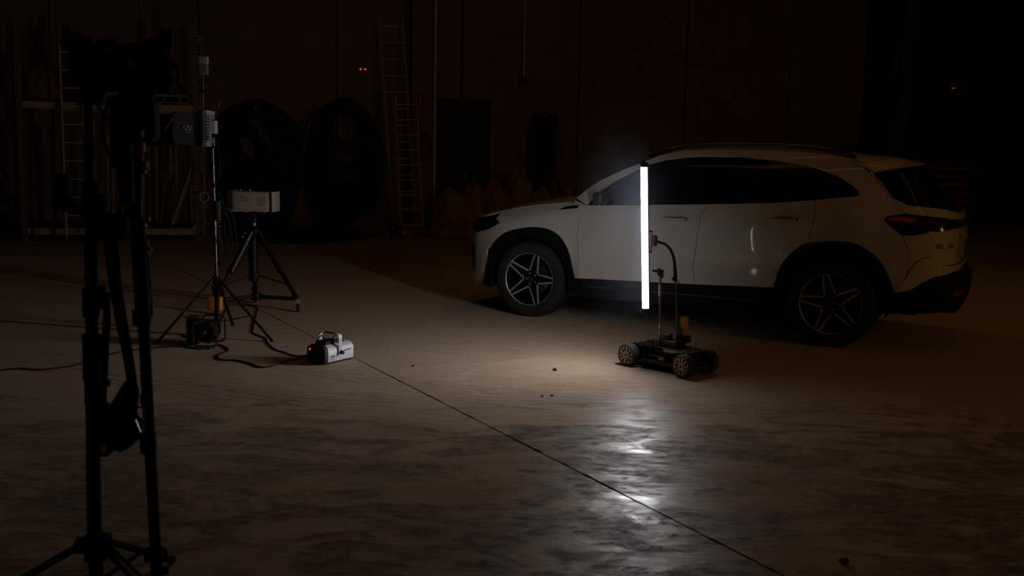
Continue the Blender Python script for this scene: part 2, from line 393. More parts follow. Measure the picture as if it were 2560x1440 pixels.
# framed cabinet outline at right
p=onw(2328,316,off=.1); t=thing('wall_cabinet','dark square wall cabinet with a thin frame, right of the steel column','cabinet',p)
w_=(onw(2370,316,.1)-onw(2286,316,.1)).length; h_=onw(2328,275,.1).z-onw(2328,357,.1).z
MB().box(p+wn*.06,(w_-.06,.14,h_-.06),(wu,-wn,V(0,0,1))).build('door',mat('cabinet_door',(.035,.025,.022),.7),t,smooth=False)
f=MB()
for s in (-1,1):
    f.box(p+wn*.08+wu*(s*(w_/2-.015)),(.03,.16,h_),(wu,-wn,V(0,0,1))); f.box(p+wn*.08+V(0,0,s*(h_/2-.015)),(w_-.06,.16,.03),(wu,-wn,V(0,0,1)))
f.build('frame',mat('cabinet_frame',(.09,.075,.06),.6),t,smooth=False)
# extinguisher sign and extinguisher on the pilaster
p=onw(1050,255,off=.33); t=thing('extinguisher_sign','red and amber fire extinguisher sign in a thin frame on the pilaster','sign',p)
MB().box(p,(.19,.008,.31),(wu,-wn,V(0,0,1))).build('plate',mat('sign_red',(.22,.03,.02),.6),t,smooth=False)
b=MB(); 
for s in (-1,1):
    b.box(p+wn*.006+wu*(s*.088),(.008,.006,.31),(wu,-wn,V(0,0,1))); b.box(p+wn*.006+V(0,0,s*.15),(.17,.006,.008),(wu,-wn,V(0,0,1)))
b.build('border',mat('sign_border',(.42,.24,.14),.6),t,smooth=False)
b=MB().box(p+wn*.008+V(0,0,.0),(.05,.006,.15),(wu,-wn,V(0,0,1))); b.box(p+wn*.008+V(0,0,.09)+wu*.01,(.06,.006,.02),(wu,-wn,V(0,0,1))); b.box(p+wn*.008+V(0,0,-.11),(.12,.006,.02),(wu,-wn,V(0,0,1)))
b.build('pictogram',mat('sign_amber',(.6,.33,.10),.6),t,smooth=False)
p=onw(1060,400,off=.42); t=thing('fire_extinguisher','red fire extinguisher hung on the pilaster behind the amber ladder','extinguisher',p)
MB().lathe([(0,0),(.07,.005),(.08,.03),(.08,.36),(.06,.42),(.025,.45),(.025,.48),(0,.48)],p,(0,0,1),18).build('cylinder',redm,t)
MB().box(p+V(0,0,.50),(.05,.04,.05)).box(p+V(.05,0,.535),(.13,.02,.015)).build('valve',blk,t,smooth=False)
MB().tube(spline([p+V(.03,-.02,.49),p+V(.12,-.04,.42),p+V(.13,-.05,.25),p+V(.11,-.05,.08)]),.012).build('hose',rubber,t)
MB().box(p+V(0,0,.2)-wn*.06,(.06,.06,.25),(wu,-wn,V(0,0,1))).build('bracket',blk,t,smooth=False)
# ---------------------------------------------------------------- the car
OUT=[(-2.32,0),(-2.315,.3),(-2.295,.5),(-2.24,.65),(-2.13,.765),(-1.95,.845),(-1.7,.89),(-1.3,.91),(0,.912),(1.2,.910),(1.55,.898),(1.8,.865),(1.98,.80),(2.12,.68),(2.21,.45),(2.25,.2),(2.262,0)]
def tab(t,x):
    if x<=t[0][0]: return t[0][1]
    if x>=t[-1][0]: return t[-1][1]
    for i in range(len(t)-1):
        if x<=t[i+1][0]:
            a,b=t[i],t[i+1]; m0=(b[1]-t[i-1][1])/(b[0]-t[i-1][0]) if i>0 else (b[1]-a[1])/(b[0]-a[0])
            m1=(t[i+2][1]-a[1])/(t[i+2][0]-a[0]) if i+2<len(t) else (b[1]-a[1])/(b[0]-a[0])
            w=b[0]-a[0]; u=(x-a[0])/w
            return (2*u**3-3*u*u+1)*a[1]+(u**3-2*u*u+u)*w*m0+(-2*u**3+3*u*u)*b[1]+(u**3-u*u)*w*m1
def smooth(a,b,x):
    u=min(1,max(0,(x-a)/(b-a))); return u*u*(3-2*u)
_S=[0]
for i in range(1,len(OUT)): _S.append(_S[-1]+math.dist(OUT[i],OUT[i-1]))
TL=[(s,p[0]) for s,p in zip(_S,OUT)]; TY=[(s,p[1]) for s,p in zip(_S,OUT)]; SMAX=_S[-1]
DS=[(.15,.06),(.3,.03),(.45,.012),(.6,.004),(.75,0),(.9,.008),(1.0,.03),(1.1,.075),(1.2,.125),(1.35,.20),(1.45,.26),(1.52,.315),(1.58,.40),(1.62,.52)]
DR=[(.15,.16),(.3,.05),(.42,.0),(.55,.0),(.64,.03),(.75,.05),(.9,.045),(1.0,.04),(1.08,.075),(1.2,.18),(1.35,.32),(1.45,.41),(1.55,.50),(1.62,.60)]
DF=[(.15,.10),(.3,.01),(.45,.0),(.6,.0),(.7,.01),(.8,.03),(.9,.07),(1.0,.16)]
HE=[(.95,1.085),(1.1,1.072),(1.5,1.018),(1.7,.978),(1.85,.945),(2.0,.915),(2.15,.885),(2.26,.86)]   # hood edge height by station
def SP(s,h,off=0):
    "body surface: s = arc length round the plan outline from the tail centre, h = height"
    a=abs(s); l=tab(TL,a); y=tab(TY,a); e=.02
    tx=tab(TL,min(a+e,SMAX))-tab(TL,max(a-e,0)); ty=tab(TY,min(a+e,SMAX))-tab(TY,max(a-e,0))
    if a<e: tx,ty=0,1
    if a>SMAX-e: tx,ty=0,-1
    n=math.hypot(tx,ty); nx,ny=-ty/n,tx/n
    wr=1-smooth(.45,1.2,a); wf=smooth(SMAX-1.2,SMAX-.4,a)
    d=tab(DS,h)*(1-wr-wf)+tab(DR,h)*wr+tab(DF,h)*wf
    # feature line and hollowed lower doors
    side=(1-wr-wf); 
    if .8<a<5.2: d+=.012*side*math.exp(-((h-.62)/.10)**2)
    # raised wheel-arch lips
    for cxx in (1.3645,-1.3645):
        rr=math.hypot(l-cxx,h-.36)
        if a<5.2 and a>.9: d-=.014*math.exp(-((rr-.52)/.05)**2)*(1 if h>.3 else 0)
    if l>.8:
        T=tab(HE,l)+.01; k=smooth(.8,1.2,l); u=(h-(T-.16))/.16
        if u>0: d+=k*.07*u*u*(1-wf)
    d-=off
    l-=nx*d; y-=ny*d
    return Vector((l,y if s>=0 else -y,h))
def SN(s,h):
    a=SP(s+.01,h)-SP(s-.01,h) if 0.011<s<SMAX-.011 else SP(min(s+.01,SMAX),h)-SP(max(s-.01,0.0),h)
    b=SP(s,h+.01)-SP(s,h-.01); n=b.cross(a).normalized()
    q=SP(s,h); 
    if n.dot(Vector((q.x*.3,q.y,0)))<0: n=-n
    return n
def resample(pts,d):
    out=[]
    for i in range(len(pts)):
        a,b=Vector(pts[i]),Vector(pts[(i+1)%len(pts)]); k=max(1,int((b-a).length/d+.5))
        for q in range(k): out.append(a+(b-a)*(q/k))
    return out
def inset(pts,g,keep=()):
    n=len(pts); A=sum(pts[i].x*pts[(i+1)%n].y-pts[(i+1)%n].x*pts[i].y for i in range(n)); sg=1 if A>0 else -1; out=[]
    for i in range(n):
        a,b,c=pts[i-1],pts[i],pts[(i+1)%n]
        e1=(b-a); e2=(c-b)
        if e1.length<1e-7 or e2.length<1e-7: out.append(b.copy()); continue
        e1.normalize(); e2.normalize(); n1=Vector((-e1.y,e1.x))*sg; n2=Vector((-e2.y,e2.x))*sg
        m=n1+n2; 
        if m.length<.2: m=n1
        m=m/max(.5,m.length**2)*2 if m.length>0 else n1
        q=b+m*g*.5*1.0
        if b.x<1e-4 or b.x>SMAX-1e-4: q.x=b.x
        out.append(q)
    return out
def inside(p,poly):
    c=False; n=len(poly)
    for i in range(n):
        a,b=poly[i],poly[(i+1)%n]
        if (a.y>p.y)!=(b.y>p.y) and p.x<(b.x-a.x)*(p.y-a.y)/(b.y-a.y)+a.x: c=not c
    return c
def edist(p,poly):
    m=9
    for i in range(len(poly)):
        a,b=poly[i],poly[(i+1)%len(poly)]; e=b-a; t=max(0,min(1,(p-a).dot(e)/max(e.length_squared,1e-12))); m=min(m,(a+e*t-p).length)
    return m
def panel_mesh(pts,off=0,grid=.055,flange=.02,gap=.0042,holes=(),sym=False,fn=None,close=.045):
    poly=inset(resample([Vector(p) for p in pts],close),gap)
    x0,x1=min(p.x for p in poly),max(p.x for p in poly); y0,y1=min(p.y for p in poly),max(p.y for p in poly)
    vs=list(poly); n=len(poly); edges=[(i,(i+1)%n) for i in range(n)]
    hl=[]
    for h in holes:
        hp=resample([Vector(p) for p in h],.03); b0=len(vs); vs+=hp; edges+=[(b0+i,b0+(i+1)%len(hp)) for i in range(len(hp))]; hl.append(hp)
    y=y0+grid/2; r=0
    while y<y1:
        x=x0+(grid/2 if r%2 else grid)
        while x<x1:
            p=Vector((x,y))
            if inside(p,poly) and edist(p,poly)>grid*.45 and all((not inside(p,h)) and edist(p,h)>grid*.4 for h in hl): vs.append(p)
            x+=grid
        y+=grid*.87; r+=1
    ov,oe,of,*_=delaunay_2d_cdt([Vector((v.x,v.y)) for v in vs],edges,[list(range(n))],1,1e-6)
    fs=[]
    for f in of:
        c=sum((ov[i] for i in f),Vector((0,0)))/len(f)
        if any(inside(c,h) for h in hl): continue
        fs.append(tuple(f))
    F=fn or SP
    P3=[F(v.x,v.y,off) for v in ov]
    bm=bmesh.new(); bv=[bm.verts.new(p) for p in P3]
    for f in fs:
        try: bm.faces.new([bv[i] for i in f])
        except ValueError: pass
    for v in [v for v in bm.verts if not v.link_faces]: bm.verts.remove(v)
    if sym:
        geo=bmesh.ops.duplicate(bm,geom=bm.verts[:]+bm.edges[:]+bm.faces[:])['geom']
        for g in geo:
            if isinstance(g,bmesh.types.BMVert): g.co.y*=-1
        bmesh.ops.remove_doubles(bm,verts=bm.verts,dist=.0035)
    bmesh.ops.recalc_face_normals(bm,faces=bm.faces)
    # orient outward
    bm.normal_update(); sc=0
    for f in bm.faces:
        c=f.calc_center_median(); sc+=f.normal.dot(Vector((c.x*.35,c.y,(c.z-.7)*.8)))*f.calc_area()
    if sc<0:
        bmesh.ops.reverse_faces(bm,faces=bm.faces)
    if flange>0:
        bm.normal_update(); be=[e for e in bm.edges if e.is_boundary]
        nrm={v:v.normal.copy() for e in be for v in e.verts}
        r=bmesh.ops.extrude_edge_only(bm,edges=be)['geom']
        nv=[g for g in r if isinstance(g,bmesh.types.BMVert)]
        for v in nv:
            # nearest source
            src=[e.other_vert(v) for e in v.link_edges if e.other_vert(v) in nrm]
            if src: v.co-=nrm[src[0]]*flange
        bmesh.ops.recalc_face_normals(bm,faces=bm.faces); bm.normal_update(); sc=0
        for f in bm.faces:
            c=f.calc_center_median(); sc+=f.normal.dot(Vector((c.x*.35,c.y,(c.z-.7)*.8)))*f.calc_area()
        if sc<0: bmesh.ops.reverse_faces(bm,faces=bm.faces)
    me=bpy.data.meshes.new('panel'); bm.to_mesh(me); bm.free(); return me
def mirror_mesh(me):
    m2=me.copy(); bm=bmesh.new(); bm.from_mesh(m2)
    for v in bm.verts: v.co.y*=-1
    bmesh.ops.reverse_faces(bm,faces=bm.faces); bm.to_mesh(m2); bm.free(); return m2
def panel(name,pts,m,parent,mirror=True,label=None,**k):
    me=panel_mesh(pts,**k); me.name=name; o=link(name,me,m,parent,True,40,label)
    if mirror and not k.get('sym'):
        m2=mirror_mesh(me); m2.name=name; o2=bpy.data.objects.new(name,m2); COL.objects.link(o2); o2.parent=parent; ROOT[o2.name]=ROOT.get(parent.name)
        if label: o2['label']=label
        return o,o2
    return o
CTH=.4805
car=thing('car','white compact crossover car with black cladding and five-spoke wheels, parked side-on','car',(1.782,9.39,0),PI-CTH)
paint=mat('white_paint',(.66,.63,.58),.40,0,.05,3,0,.8); paint.node_tree.nodes['Principled BSDF'].inputs['Coat Roughness'].default_value=.04
glass=mat('tinted_glass',(.004,.005,.007),.10,0,spec=.28)
clad_=mat('car_cladding',(.009,.009,.011),.75,0,.2,20,spec=.2)
gloss=mat('gloss_black',(.006,.006,.007),.15,0,coat=.5)
chrome=mat('chrome',(.62,.62,.64),.18,1)
top=[(3.928,1.125),(3.81,1.219),(3.689,1.303),(3.568,1.365),(3.448,1.421),(3.364,1.452),(3.279,1.490),(3.217,1.519),(3.103,1.552),(2.989,1.572),(2.746,1.588),(2.496,1.59),(2.089,1.585),(1.821,1.565),(1.625,1.540),(1.496,1.514)]
win=[(3.789,1.066),(3.742,1.133),(3.667,1.21),(3.575,1.281),(3.456,1.346),(3.352,1.404),(3.268,1.448),(3.143,1.484),(2.959,1.511),(2.808,1.522),(2.465,1.523),(2.191,1.502),(1.923,1.46),(1.791,1.432),(1.658,1.385),(1.55,1.331),(1.471,1.278),(1.449,1.253),(1.452,1.228),(1.573,1.213),(1.792,1.186),(2.127,1.15),(2.683,1.118),(3.28,1.09)]
gap1=[(3.789,1.066),(3.809,1.012),(3.842,.935),(3.849,.856),(3.847,.678),(3.838,.624),(3.826,.4)]
gap2=[(2.683,1.118),(2.724,1.0),(2.732,.813),(2.765,.57),(2.736,.427)]
gap3=[(1.792,1.186),(1.775,1.075),(1.793,.926),(1.809,.838)]
rarch=[(2.063,.454),(2.024,.619),(1.954,.726),(1.883,.795),(1.809,.838),(1.653,.86),(1.474,.862),(1.353,.812),(1.255,.732),(1.18,.612),(1.13,.484)]
farch=[(3.866,.397),(3.909,.555),(3.951,.679),(4.023,.778),(4.125,.831),(4.253,.845),(4.4,.832),(4.549,.794),(4.658,.729),(4.74,.645),(4.803,.492),(4.842,.34)]
def dns(l,k=4): return [(v.x,v.y) for v in spline([Vector((a,b,0)) for a,b in l],k)]
rarch=dns(rarch); farch=dns(farch)
tailg=[(1.496,1.514),(1.392,1.417),(1.33,1.361),(1.193,1.218),(1.083,1.102)]
# doors
fd,fd2=panel('front_door',gap1+[(2.736,.427)]+gap2[::-1][1:]+[(3.28,1.09)],paint,car)
rd,rd2=panel('rear_door',gap2+rarch[:17]+gap3[::-1][1:]+[(2.127,1.15)],paint,car)
side=panel('side_frame',top+tailg[1:]+[(1.209,1.081),(1.236,1.049),(1.193,1.009),(1.097,.94),(1.04,.80),(1.045,.62),(1.13,.484)]+rarch[::-1][4:25]+gap3[::-1][1:]+win[19:20]+win[18:0:-1]+[(3.789,1.066)],paint,car)
# glass, divided at the pillars
bp1,bp2=(2.683,1.118),(2.60,1.523)
panel('side_window',[(3.789,1.066)]+win[1:10]+[bp2,bp1,(3.28,1.09)],glass,car,off=-.008,gap=.004,label='black tinted front side window')
panel('side_window',[bp1,bp2]+win[10:12]+[(1.915,1.458),(1.792,1.186),(2.127,1.15)],glass,car,off=-.008,gap=.006,label='black tinted rear door window')
panel('quarter_window',[(1.792,1.186),(1.915,1.458)]+win[13:20],glass,car,off=-.008,gap=.006,label='black tinted quarter window behind the rear door')
# window surround (black trim under and between the glass)
panel('window_seal',win,clad_,car,off=-.016,gap=-.002,flange=.006)
# fender with hood side
def hed(s): return tab(HE,tab(TL,s))
hoodedge=[(3.93,1.083),(4.1,hed(4.1)),(4.3,hed(4.3)),(4.5,hed(4.5)),(4.7,hed(4.7))]
panel('front_fender',[(3.928,1.11)]+hoodedge+[(4.735,.901),(4.671,.866),(4.80,.80),(4.86,.70),(4.82,.60)]+farch[::-1][8:]+[(3.826,.4)]+gap1[::-1][1:],paint,car,
      holes=[[(4.085,1.012),(4.01,1.052),(3.868,1.070),(3.878,1.036)]])
panel('fender_vent',[(4.088,1.010),(4.01,1.054),(3.865,1.072),(3.876,1.034)],gloss,car,off=-.006,gap=-.002,flange=.002,label='black vent trim on the front wing')
# front bumper, grille, headlights
panel('front_bumper',[(4.82,.60),(4.86,.70),(4.80,.80),(5.0,.755),(5.10,.775),(5.25,.80),(5.25,.62),(5.17,.50),(5.30,.33),(SMAX,.33),(SMAX,.20),(5.1,.215),(4.842,.30),(4.83,.34),(4.803,.492)],paint,car,sym=True)
panel('grille',[(5.25,.80),(SMAX,.82),(SMAX,.33),(5.30,.33),(5.17,.50),(5.25,.62)],gloss,car,sym=True,off=-.012,label='gloss black front grille')
panel('bumper_intake',[(5.03,.66),(5.12,.62),(5.10,.42),(5.03,.36),(5.0,.45)],gloss,car,off=.003,gap=0,flange=.003)
panel('headlight',[(4.671,.866),(4.735,.905),(4.85,.918),(5.0,.90),(5.15,.885),(5.25,.86),(5.25,.80),(5.10,.775),(5.0,.755),(4.80,.80)],gloss,car,off=-.004,label='dark front headlight')
panel('nose_strip',[(5.25,.86),(SMAX,.855),(SMAX,.82),(5.25,.80)],gloss,car,sym=True,off=-.004)
# cladding
def ringpts(cx,a0,a1,r,n):
    return [(0,0)]*0
s0f,s0r=2.9714+1.3645,2.9714-1.3645
def circ(sc,r,a0,a1,n): return [(sc+r*math.cos(a0+(a1-a0)*i/n),.355+r*math.sin(a0+(a1-a0)*i/n)) for i in range(n+1)]
arf=circ(s0f+.005,.405,math.radians(-14),math.radians(186),18); arr=circ(s0r,.405,math.radians(186),math.radians(-8),18)
panel('wheel_arch_trim',farch+[(4.90,.26),(4.80,.24)]+arf+[(3.80,.28),(3.82,.397)],clad_,car,off=.012,gap=0,flange=.03,label='black front wheel arch cladding')
panel('wheel_arch_trim',[(2.09,.454)]+rarch+[(1.14,.33)]+circ(s0r,.405,math.radians(188),math.radians(-8),18)+[(2.10,.28)],clad_,car,off=.012,gap=0,flange=.03,label='black rear wheel arch cladding')
panel('sill_trim',[(3.80,.398),(3.80,.22),(2.09,.22),(2.09,.452),(2.733,.427),(3.235,.419)],clad_,car,off=.004,flange=.04)
for sg in (1,-1): MB().box((0,sg*.905,.335),(1.55,.012,.012),bev=.004).build('sill_strip',mat('sill_edge',(.06,.06,.065),.4),car,local=True)
# tail
panel('tailgate',[(1.083,1.102),(.888,1.085),(.449,1.055),(0,1.055),(0,1.10),(.3,1.11),(.79,1.15),(1.05,1.168),(1.18,1.219),(1.29,1.349),(1.38,1.41),(1.392,1.417),(1.33,1.361),(1.193,1.218)],paint,car,sym=True)
panel('tailgate_lower',[(.86,.972),(.449,1.0),(0,1.0),(0,.70),(.70,.70),(.80,.73),(.83,.80),(.85,.90)],paint,car,sym=True,off=-.012,label='lower tailgate with recessed plate area')
panel('rear_window',[(1.05,1.168),(.79,1.15),(.3,1.11),(0,1.10),(0,1.47),(.6,1.46),(1.0,1.44),(1.27,1.405),(1.29,1.349),(1.18,1.219)],glass,car,sym=True,off=-.01,label='black rear window')
panel('tail_light',[(1.236,1.049),(1.209,1.081),(1.083,1.102),(.888,1.085),(.70,1.068),(.70,.985),(.828,.968),(1.014,.937),(1.097,.94),(1.193,1.009)],mat('lamp_black',(.012,.004,.004),.12,0,coat=.6),car,off=.006,gap=0.001,flange=.02,label='dark red tail light')
redl=mat('lamp_red',(.90,.02,.03),.22,0,coat=.6)
panel('lamp_lens',[(1.215,1.050),(1.19,1.074),(1.05,1.073),(.99,1.058),(1.04,1.037),(1.13,1.046)],redl,car,off=.009,gap=0,flange=.003,label='bright red upper part of the tail light')
panel('lamp_lens',[(.97,1.055),(.80,1.045),(.72,1.03),(.75,1.015),(.95,1.03)],mat('lamp_dark_red',(.12,.01,.012),.2,0,coat=.6),car,off=.008,gap=0,flange=.002,label='dark red inner part of the tail light')
panel('light_bar',[(.70,1.06),(0,1.045),(0,1.005),(.70,.99)],mat('lamp_black',(0,0,0)),car,sym=True,off=.004,gap=0.001,flange=.02,label='black light bar across the tail')
panel('rear_bumper',[(1.097,.94),(1.014,.937),(.86,.968),(.85,.90),(.83,.80),(.80,.73),(.70,.70),(0,.70),(0,.665),(.30,.66),(.621,.645),(.822,.615),(.921,.568),(1.01,.505),(1.13,.484),(1.045,.62),(1.04,.80)],paint,car,sym=True)
panel('bumper_cladding',[(1.13,.484),(1.01,.505),(.921,.568),(.822,.615),(.621,.645),(.30,.66),(0,.665),(0,.30),(.55,.31),(.737,.33),(.969,.315),(1.13,.32)],clad_,car,sym=True,off=.012,flange=.02,label='black rear bumper cladding')
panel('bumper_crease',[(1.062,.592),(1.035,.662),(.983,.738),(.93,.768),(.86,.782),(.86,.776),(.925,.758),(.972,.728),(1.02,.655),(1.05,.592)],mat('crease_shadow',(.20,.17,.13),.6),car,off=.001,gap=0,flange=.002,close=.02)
panel('reflector',[(.66,.46),(.50,.465),(.50,.50),(.66,.495)],mat('reflector_red',(.25,.02,.02),.3),car,off=.016,gap=0,flange=.003)
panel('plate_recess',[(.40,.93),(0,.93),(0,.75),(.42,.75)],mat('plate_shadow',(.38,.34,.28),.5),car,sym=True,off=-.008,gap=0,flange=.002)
# star emblem and letters on the tailgate
def star(name,c,n,r,parent,m,t=.004):
    c,n=Vector(c),Vector(n).normalized(); u=Vector((0,0,1)); x=u.cross(n).normalized(); y=n.cross(x); mb=MB()
    mb.tube([c+n*.004+x*r*math.cos(a*PI/14)+y*r*math.sin(a*PI/14) for a in range(28)],t,6,closed=True)
    for k in range(3):
        a=PI/2+k*2*PI/3; d=x*math.cos(a)+y*math.sin(a); e=n.cross(d)
        mb.add([c+e*r*.13+n*.002,c-e*r*.13+n*.002,c+d*r*.97+n*.004,c+n*.008-d*r*.1],[(0,1,3),(1,2,3),(2,0,3),(0,2,1)])
    return mb.build(name,m,parent,smooth=False,local=True)
star('emblem',SP(.001,.91,.0)+V(-.002,0,0),(-1,0,0),.055,car,chrome)
q=SP(.62,.852,-.008); q2=SP(.80,.852,-.008); dx=(q2-q).normalized(); nn=V(0,0,1).cross(dx)
if nn.x>0: nn=-nn
M=Matrix((( -dx.x,0,nn.x,0),(-dx.y,0,nn.y,0),(-dx.z,1,nn.z,0),(0,0,0,1))); M.translation=(q+q2)/2+nn*.003
text_mesh('model_lettering','EQA 250',.05,mat('dark_letter',(.05,.045,.04),.3,.5),car,M)
# top surfaces as cross-car rows from edge to edge
def rows(name,edge,crown,bulge,m,close=None,label=None,n=18,ex=2.4,thick=.02):
    R=[]
    for i,p in enumerate(edge):
        c=crown(i) ; b=bulge(i); R.append([Vector((p.x+b*(1-abs(2*k/n-1)**2),p.y*(1-2*k/n),p.z+c*(1-abs(2*k/n-1)**ex))) for k in range(n+1)])
    mb=MB(); vs=[v for r in R for v in r]; fs=[]
    for i in range(len(R)-1):
        for k in range(n): a=i*(n+1)+k; fs.append((a,a+1,a+n+2,a+n+1))
    N=len(vs); vs2=vs+[v-V(0,0,thick) for v in vs]; fs2=fs+[tuple(q+N for q in f[::-1]) for f in fs]
    rim=[k for k in range(n+1)]+[i*(n+1)+n for i in range(1,len(R))]+[(len(R)-1)*(n+1)+k for k in range(n-1,-1,-1)]+[i*(n+1) for i in range(len(R)-2,0,-1)]
    fs2+=[(rim[i],rim[(i+1)%len(rim)],rim[(i+1)%len(rim)]+N,rim[i]+N) for i in range(len(rim))]
    mb.add(vs2,fs2); return mb.build(name,m,car,local=True,label=label,clean=True,sharp=30)
es=[3.965+ (SMAX-.03-3.965)*i/34 for i in range(35)]
def he2(s): return hed(s)
rows('hood',[SP(s,he2(s)) + V(0,-.004,.004) for s in es],lambda i: .058*math.sin(PI*min(1,(1-i/34)*.62+.0))**.8 if i<34 else 0,lambda i:0,paint)
we=[(3.945,1.095)]+top[1:7]
def dense(pl,k=4):
    o=[]
    for i in range(len(pl)-1):
        for q in range(k): t=q/k; o.append((pl[i][0]*(1-t)+pl[i+1][0]*t,pl[i][1]*(1-t)+pl[i+1][1]*t))
    return o+[pl[-1]]
wd=dense(we); rows('windshield',[SP(s,h)+V(0,-.02,-.004) for s,h in wd],lambda i:.02,lambda i:.17*(1-i/len(wd)*.5),glass,label='black tinted windshield')
rd_=dense(top[6:],3); rows('roof',[SP(s,h)+V(0,-.004,.0) for s,h in rd_],lambda i:.038*min(1,(i+2)/6),lambda i:(.085 if i<4 else 0)*(1-i/4)-.05*(i/len(rd_))**4,paint)
# spoiler
ed=[Vector((-1.47,.585,1.524)),Vector((-1.50,.60,1.505)),Vector((-1.565,.625,1.455)),Vector((-1.60,.63,1.428))]
mbs=MB(); R=[]
for j in range(6):
    t=j/5; row=[]
    for k in range(19):
        u=k/9-1; y=.638*u; f=1-abs(u)**2.2
        l0=-1.455-.07*f; l1=-1.60-.32*f; z0=1.524+.036*f; z1=1.428+.066*f
        row.append(Vector((l0+(l1-l0)*t,y*(1+.03*t),z0+(z1-z0)*t+.012*math.sin(PI*t))))
    R.append(row)
vs=[v for r in R for v in r]; N=len(vs); fs=[(i*19+k,i*19+k+1,i*19+k+20,i*19+k+19) for i in range(5) for k in range(18)]
low=[Vector((v.x*.995+.0,v.y,v.z-.035*(1-(i//19)/5)-.012)) for i,v in enumerate(vs)]
rim=list(range(19))+[i*19+18 for i in range(1,6)]+[5*19+k for k in range(17,-1,-1)]+[i*19 for i in range(4,0,-1)]
mbs.add(vs+low,fs+[tuple(q+N for q in f[::-1]) for f in fs]+[(rim[i],rim[(i+1)%len(rim)],rim[(i+1)%len(rim)]+N,rim[i]+N) for i in range(len(rim))])
mbs.build('roof_spoiler',paint,car,local=True,sharp=30)
# roof rails
for sg in (1,-1):
    pr=[]
    for s,h in [(3.30,1.495),(3.22,1.53),(3.1,1.570),(2.95,1.597),(2.6,1.612),(2.2,1.610),(1.9,1.595),(1.72,1.572),(1.58,1.545),(1.52,1.525)]:
        p=SP(s,min(h-.012,1.59)); p.y=(p.y-.035)*sg; p.z=h+.012; pr.append(p)
    MB().tube(spline(pr,5),.019,8,flat=.8).build('roof_rail',gloss,car,local=True)
# cowl and inner dark shell, floor pan, wheel housings
shell=[(SMAX,.36),(4.86,.40),(4.80,.50),(4.74,.66),(4.60,.76),(4.4,.81),(4.2,.81),(4.03,.75),(3.95,.62),(3.90,.30),(2.03,.30),(2.00,.62),(1.9,.75),(1.72,.82),(1.5,.83),(1.35,.78),(1.24,.68),(1.18,.55),(1.12,.42),(0,.42),(0,1.42),(1.25,1.38),(1.5,1.49),(2.4,1.56),(2.9,1.55),(3.3,1.45),(3.90,1.09),(4.5,.99),(4.8,.90),(SMAX,.82)]
panel('inner_shell',shell,mat('car_interior',(.006,.006,.006),.9),car,sym=True,off=-.032,gap=0,flange=0,grid=.09)
fp=MB().box((0,0,.27),(2.0,1.62,.10)); fp.box((1.95,0,.30),(.30,1.15,.08)); fp.box((-1.95,0,.36),(.36,1.25,.08)); fp.box((1.37,0,.33),(1.2,1.1,.12)); fp.box((-1.37,0,.33),(1.2,1.1,.12)); fp.build('floor_pan',blkp,car,local=True,smooth=False)
for sx in (1.3645,-1.3645):
    for sg in (1,-1):
        mb=MB(); nn_=20; vs=[]
        for yy in (.885,.56):
            for i in range(nn_+1):
                a=math.radians(-12+204*i/nn_); vs.append((sx+.425*math.cos(a),sg*yy,.355+.425*math.sin(a)))
        vs.append((sx,sg*.56,.355)); fs=[(i,i+1,nn_+2+i,nn_+1+i) for i in range(nn_)]+[(nn_+1+i,nn_+2+i,2*nn_+2) for i in range(nn_)]
        mb.add(vs,fs)
        o=mb.build('wheel_liner',mat('liner',(.008,.008,.008),.95),car,local=True)
# handles
hm=chrome
for (s,h,par,par2) in ((2.937,.982,fd,fd2),(2.01,1.018,rd,rd2)):
    for sg,pp in ((1,par),(-1,par2)):
        c=SP(s,h); 
        mb=MB(); mb.tube(spline([V(c.x+.115,c.y+.006,c.z-.004),V(c.x+.08,c.y+.036,c.z),V(c.x,c.y+.042,c.z+.002),V(c.x-.09,c.y+.038,c.z+.002),V(c.x-.122,c.y+.01,c.z)],4),.0125,8)
        o=mb.build('door_handle',paint,pp,local=True)
        m2=MB().tube(spline([V(c.x+.10,c.y+.030,c.z+.010),V(c.x,c.y+.052,c.z+.012),V(c.x-.115,c.y+.040,c.z+.010)],4),.0045,6); m2.box((c.x-.105,c.y+.040,c.z+.003),(.03,.012,.022),bev=.004); o2=m2.build('handle_trim',chrome,pp,local=True)
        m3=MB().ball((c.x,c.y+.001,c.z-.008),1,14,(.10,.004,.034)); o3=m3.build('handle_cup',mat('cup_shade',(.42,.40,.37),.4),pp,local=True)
        if sg<0:
            for o_ in (o,o2,o3):
                for v in o_.data.vertices: v.co.y*=-1
                o_.data.flip_normals()
# mirrors
for sg in (1,-1):
    c=SP(3.60,1.14); mb=MB(); mb.box((c.x+.02,sg*(c.y+.12),c.z),(.10,.18,.105),bev=.035); mb.bar((c.x+.02,sg*c.y*.97,c.z-.055),(c.x+.02,sg*(c.y+.09),c.z-.03),.05,.03,bev=.01)
    o=mb.build('side_mirror',mat('mirror_black',(.010,.010,.012),.4),car,local=True)
    MB().tube([V(c.x+.01,sg*(c.y+.06+.0),c.z-.052),V(c.x+.03,sg*(c.y+.14),c.z-.060),V(c.x+.02,sg*(c.y+.21),c.z-.035)],.003,6).build('mirror_trim',mat('mirror_edge',(.2,.2,.21),.3,.6),o,local=True)
# rear wiper
wp=SP(.05,1.12,.02); we_=SP(.42,1.22,.03)
MB().tube([wp,we_],.008,6).build('rear_wiper',blkp,car,local=True)
# exhaust-free diffuser lip and plate lights left plain; number plate
MB().box(SP(0,.56,.020),(.012,.40,.10)).build('number_plate_blank',blkp,car,local=True,smooth=False)
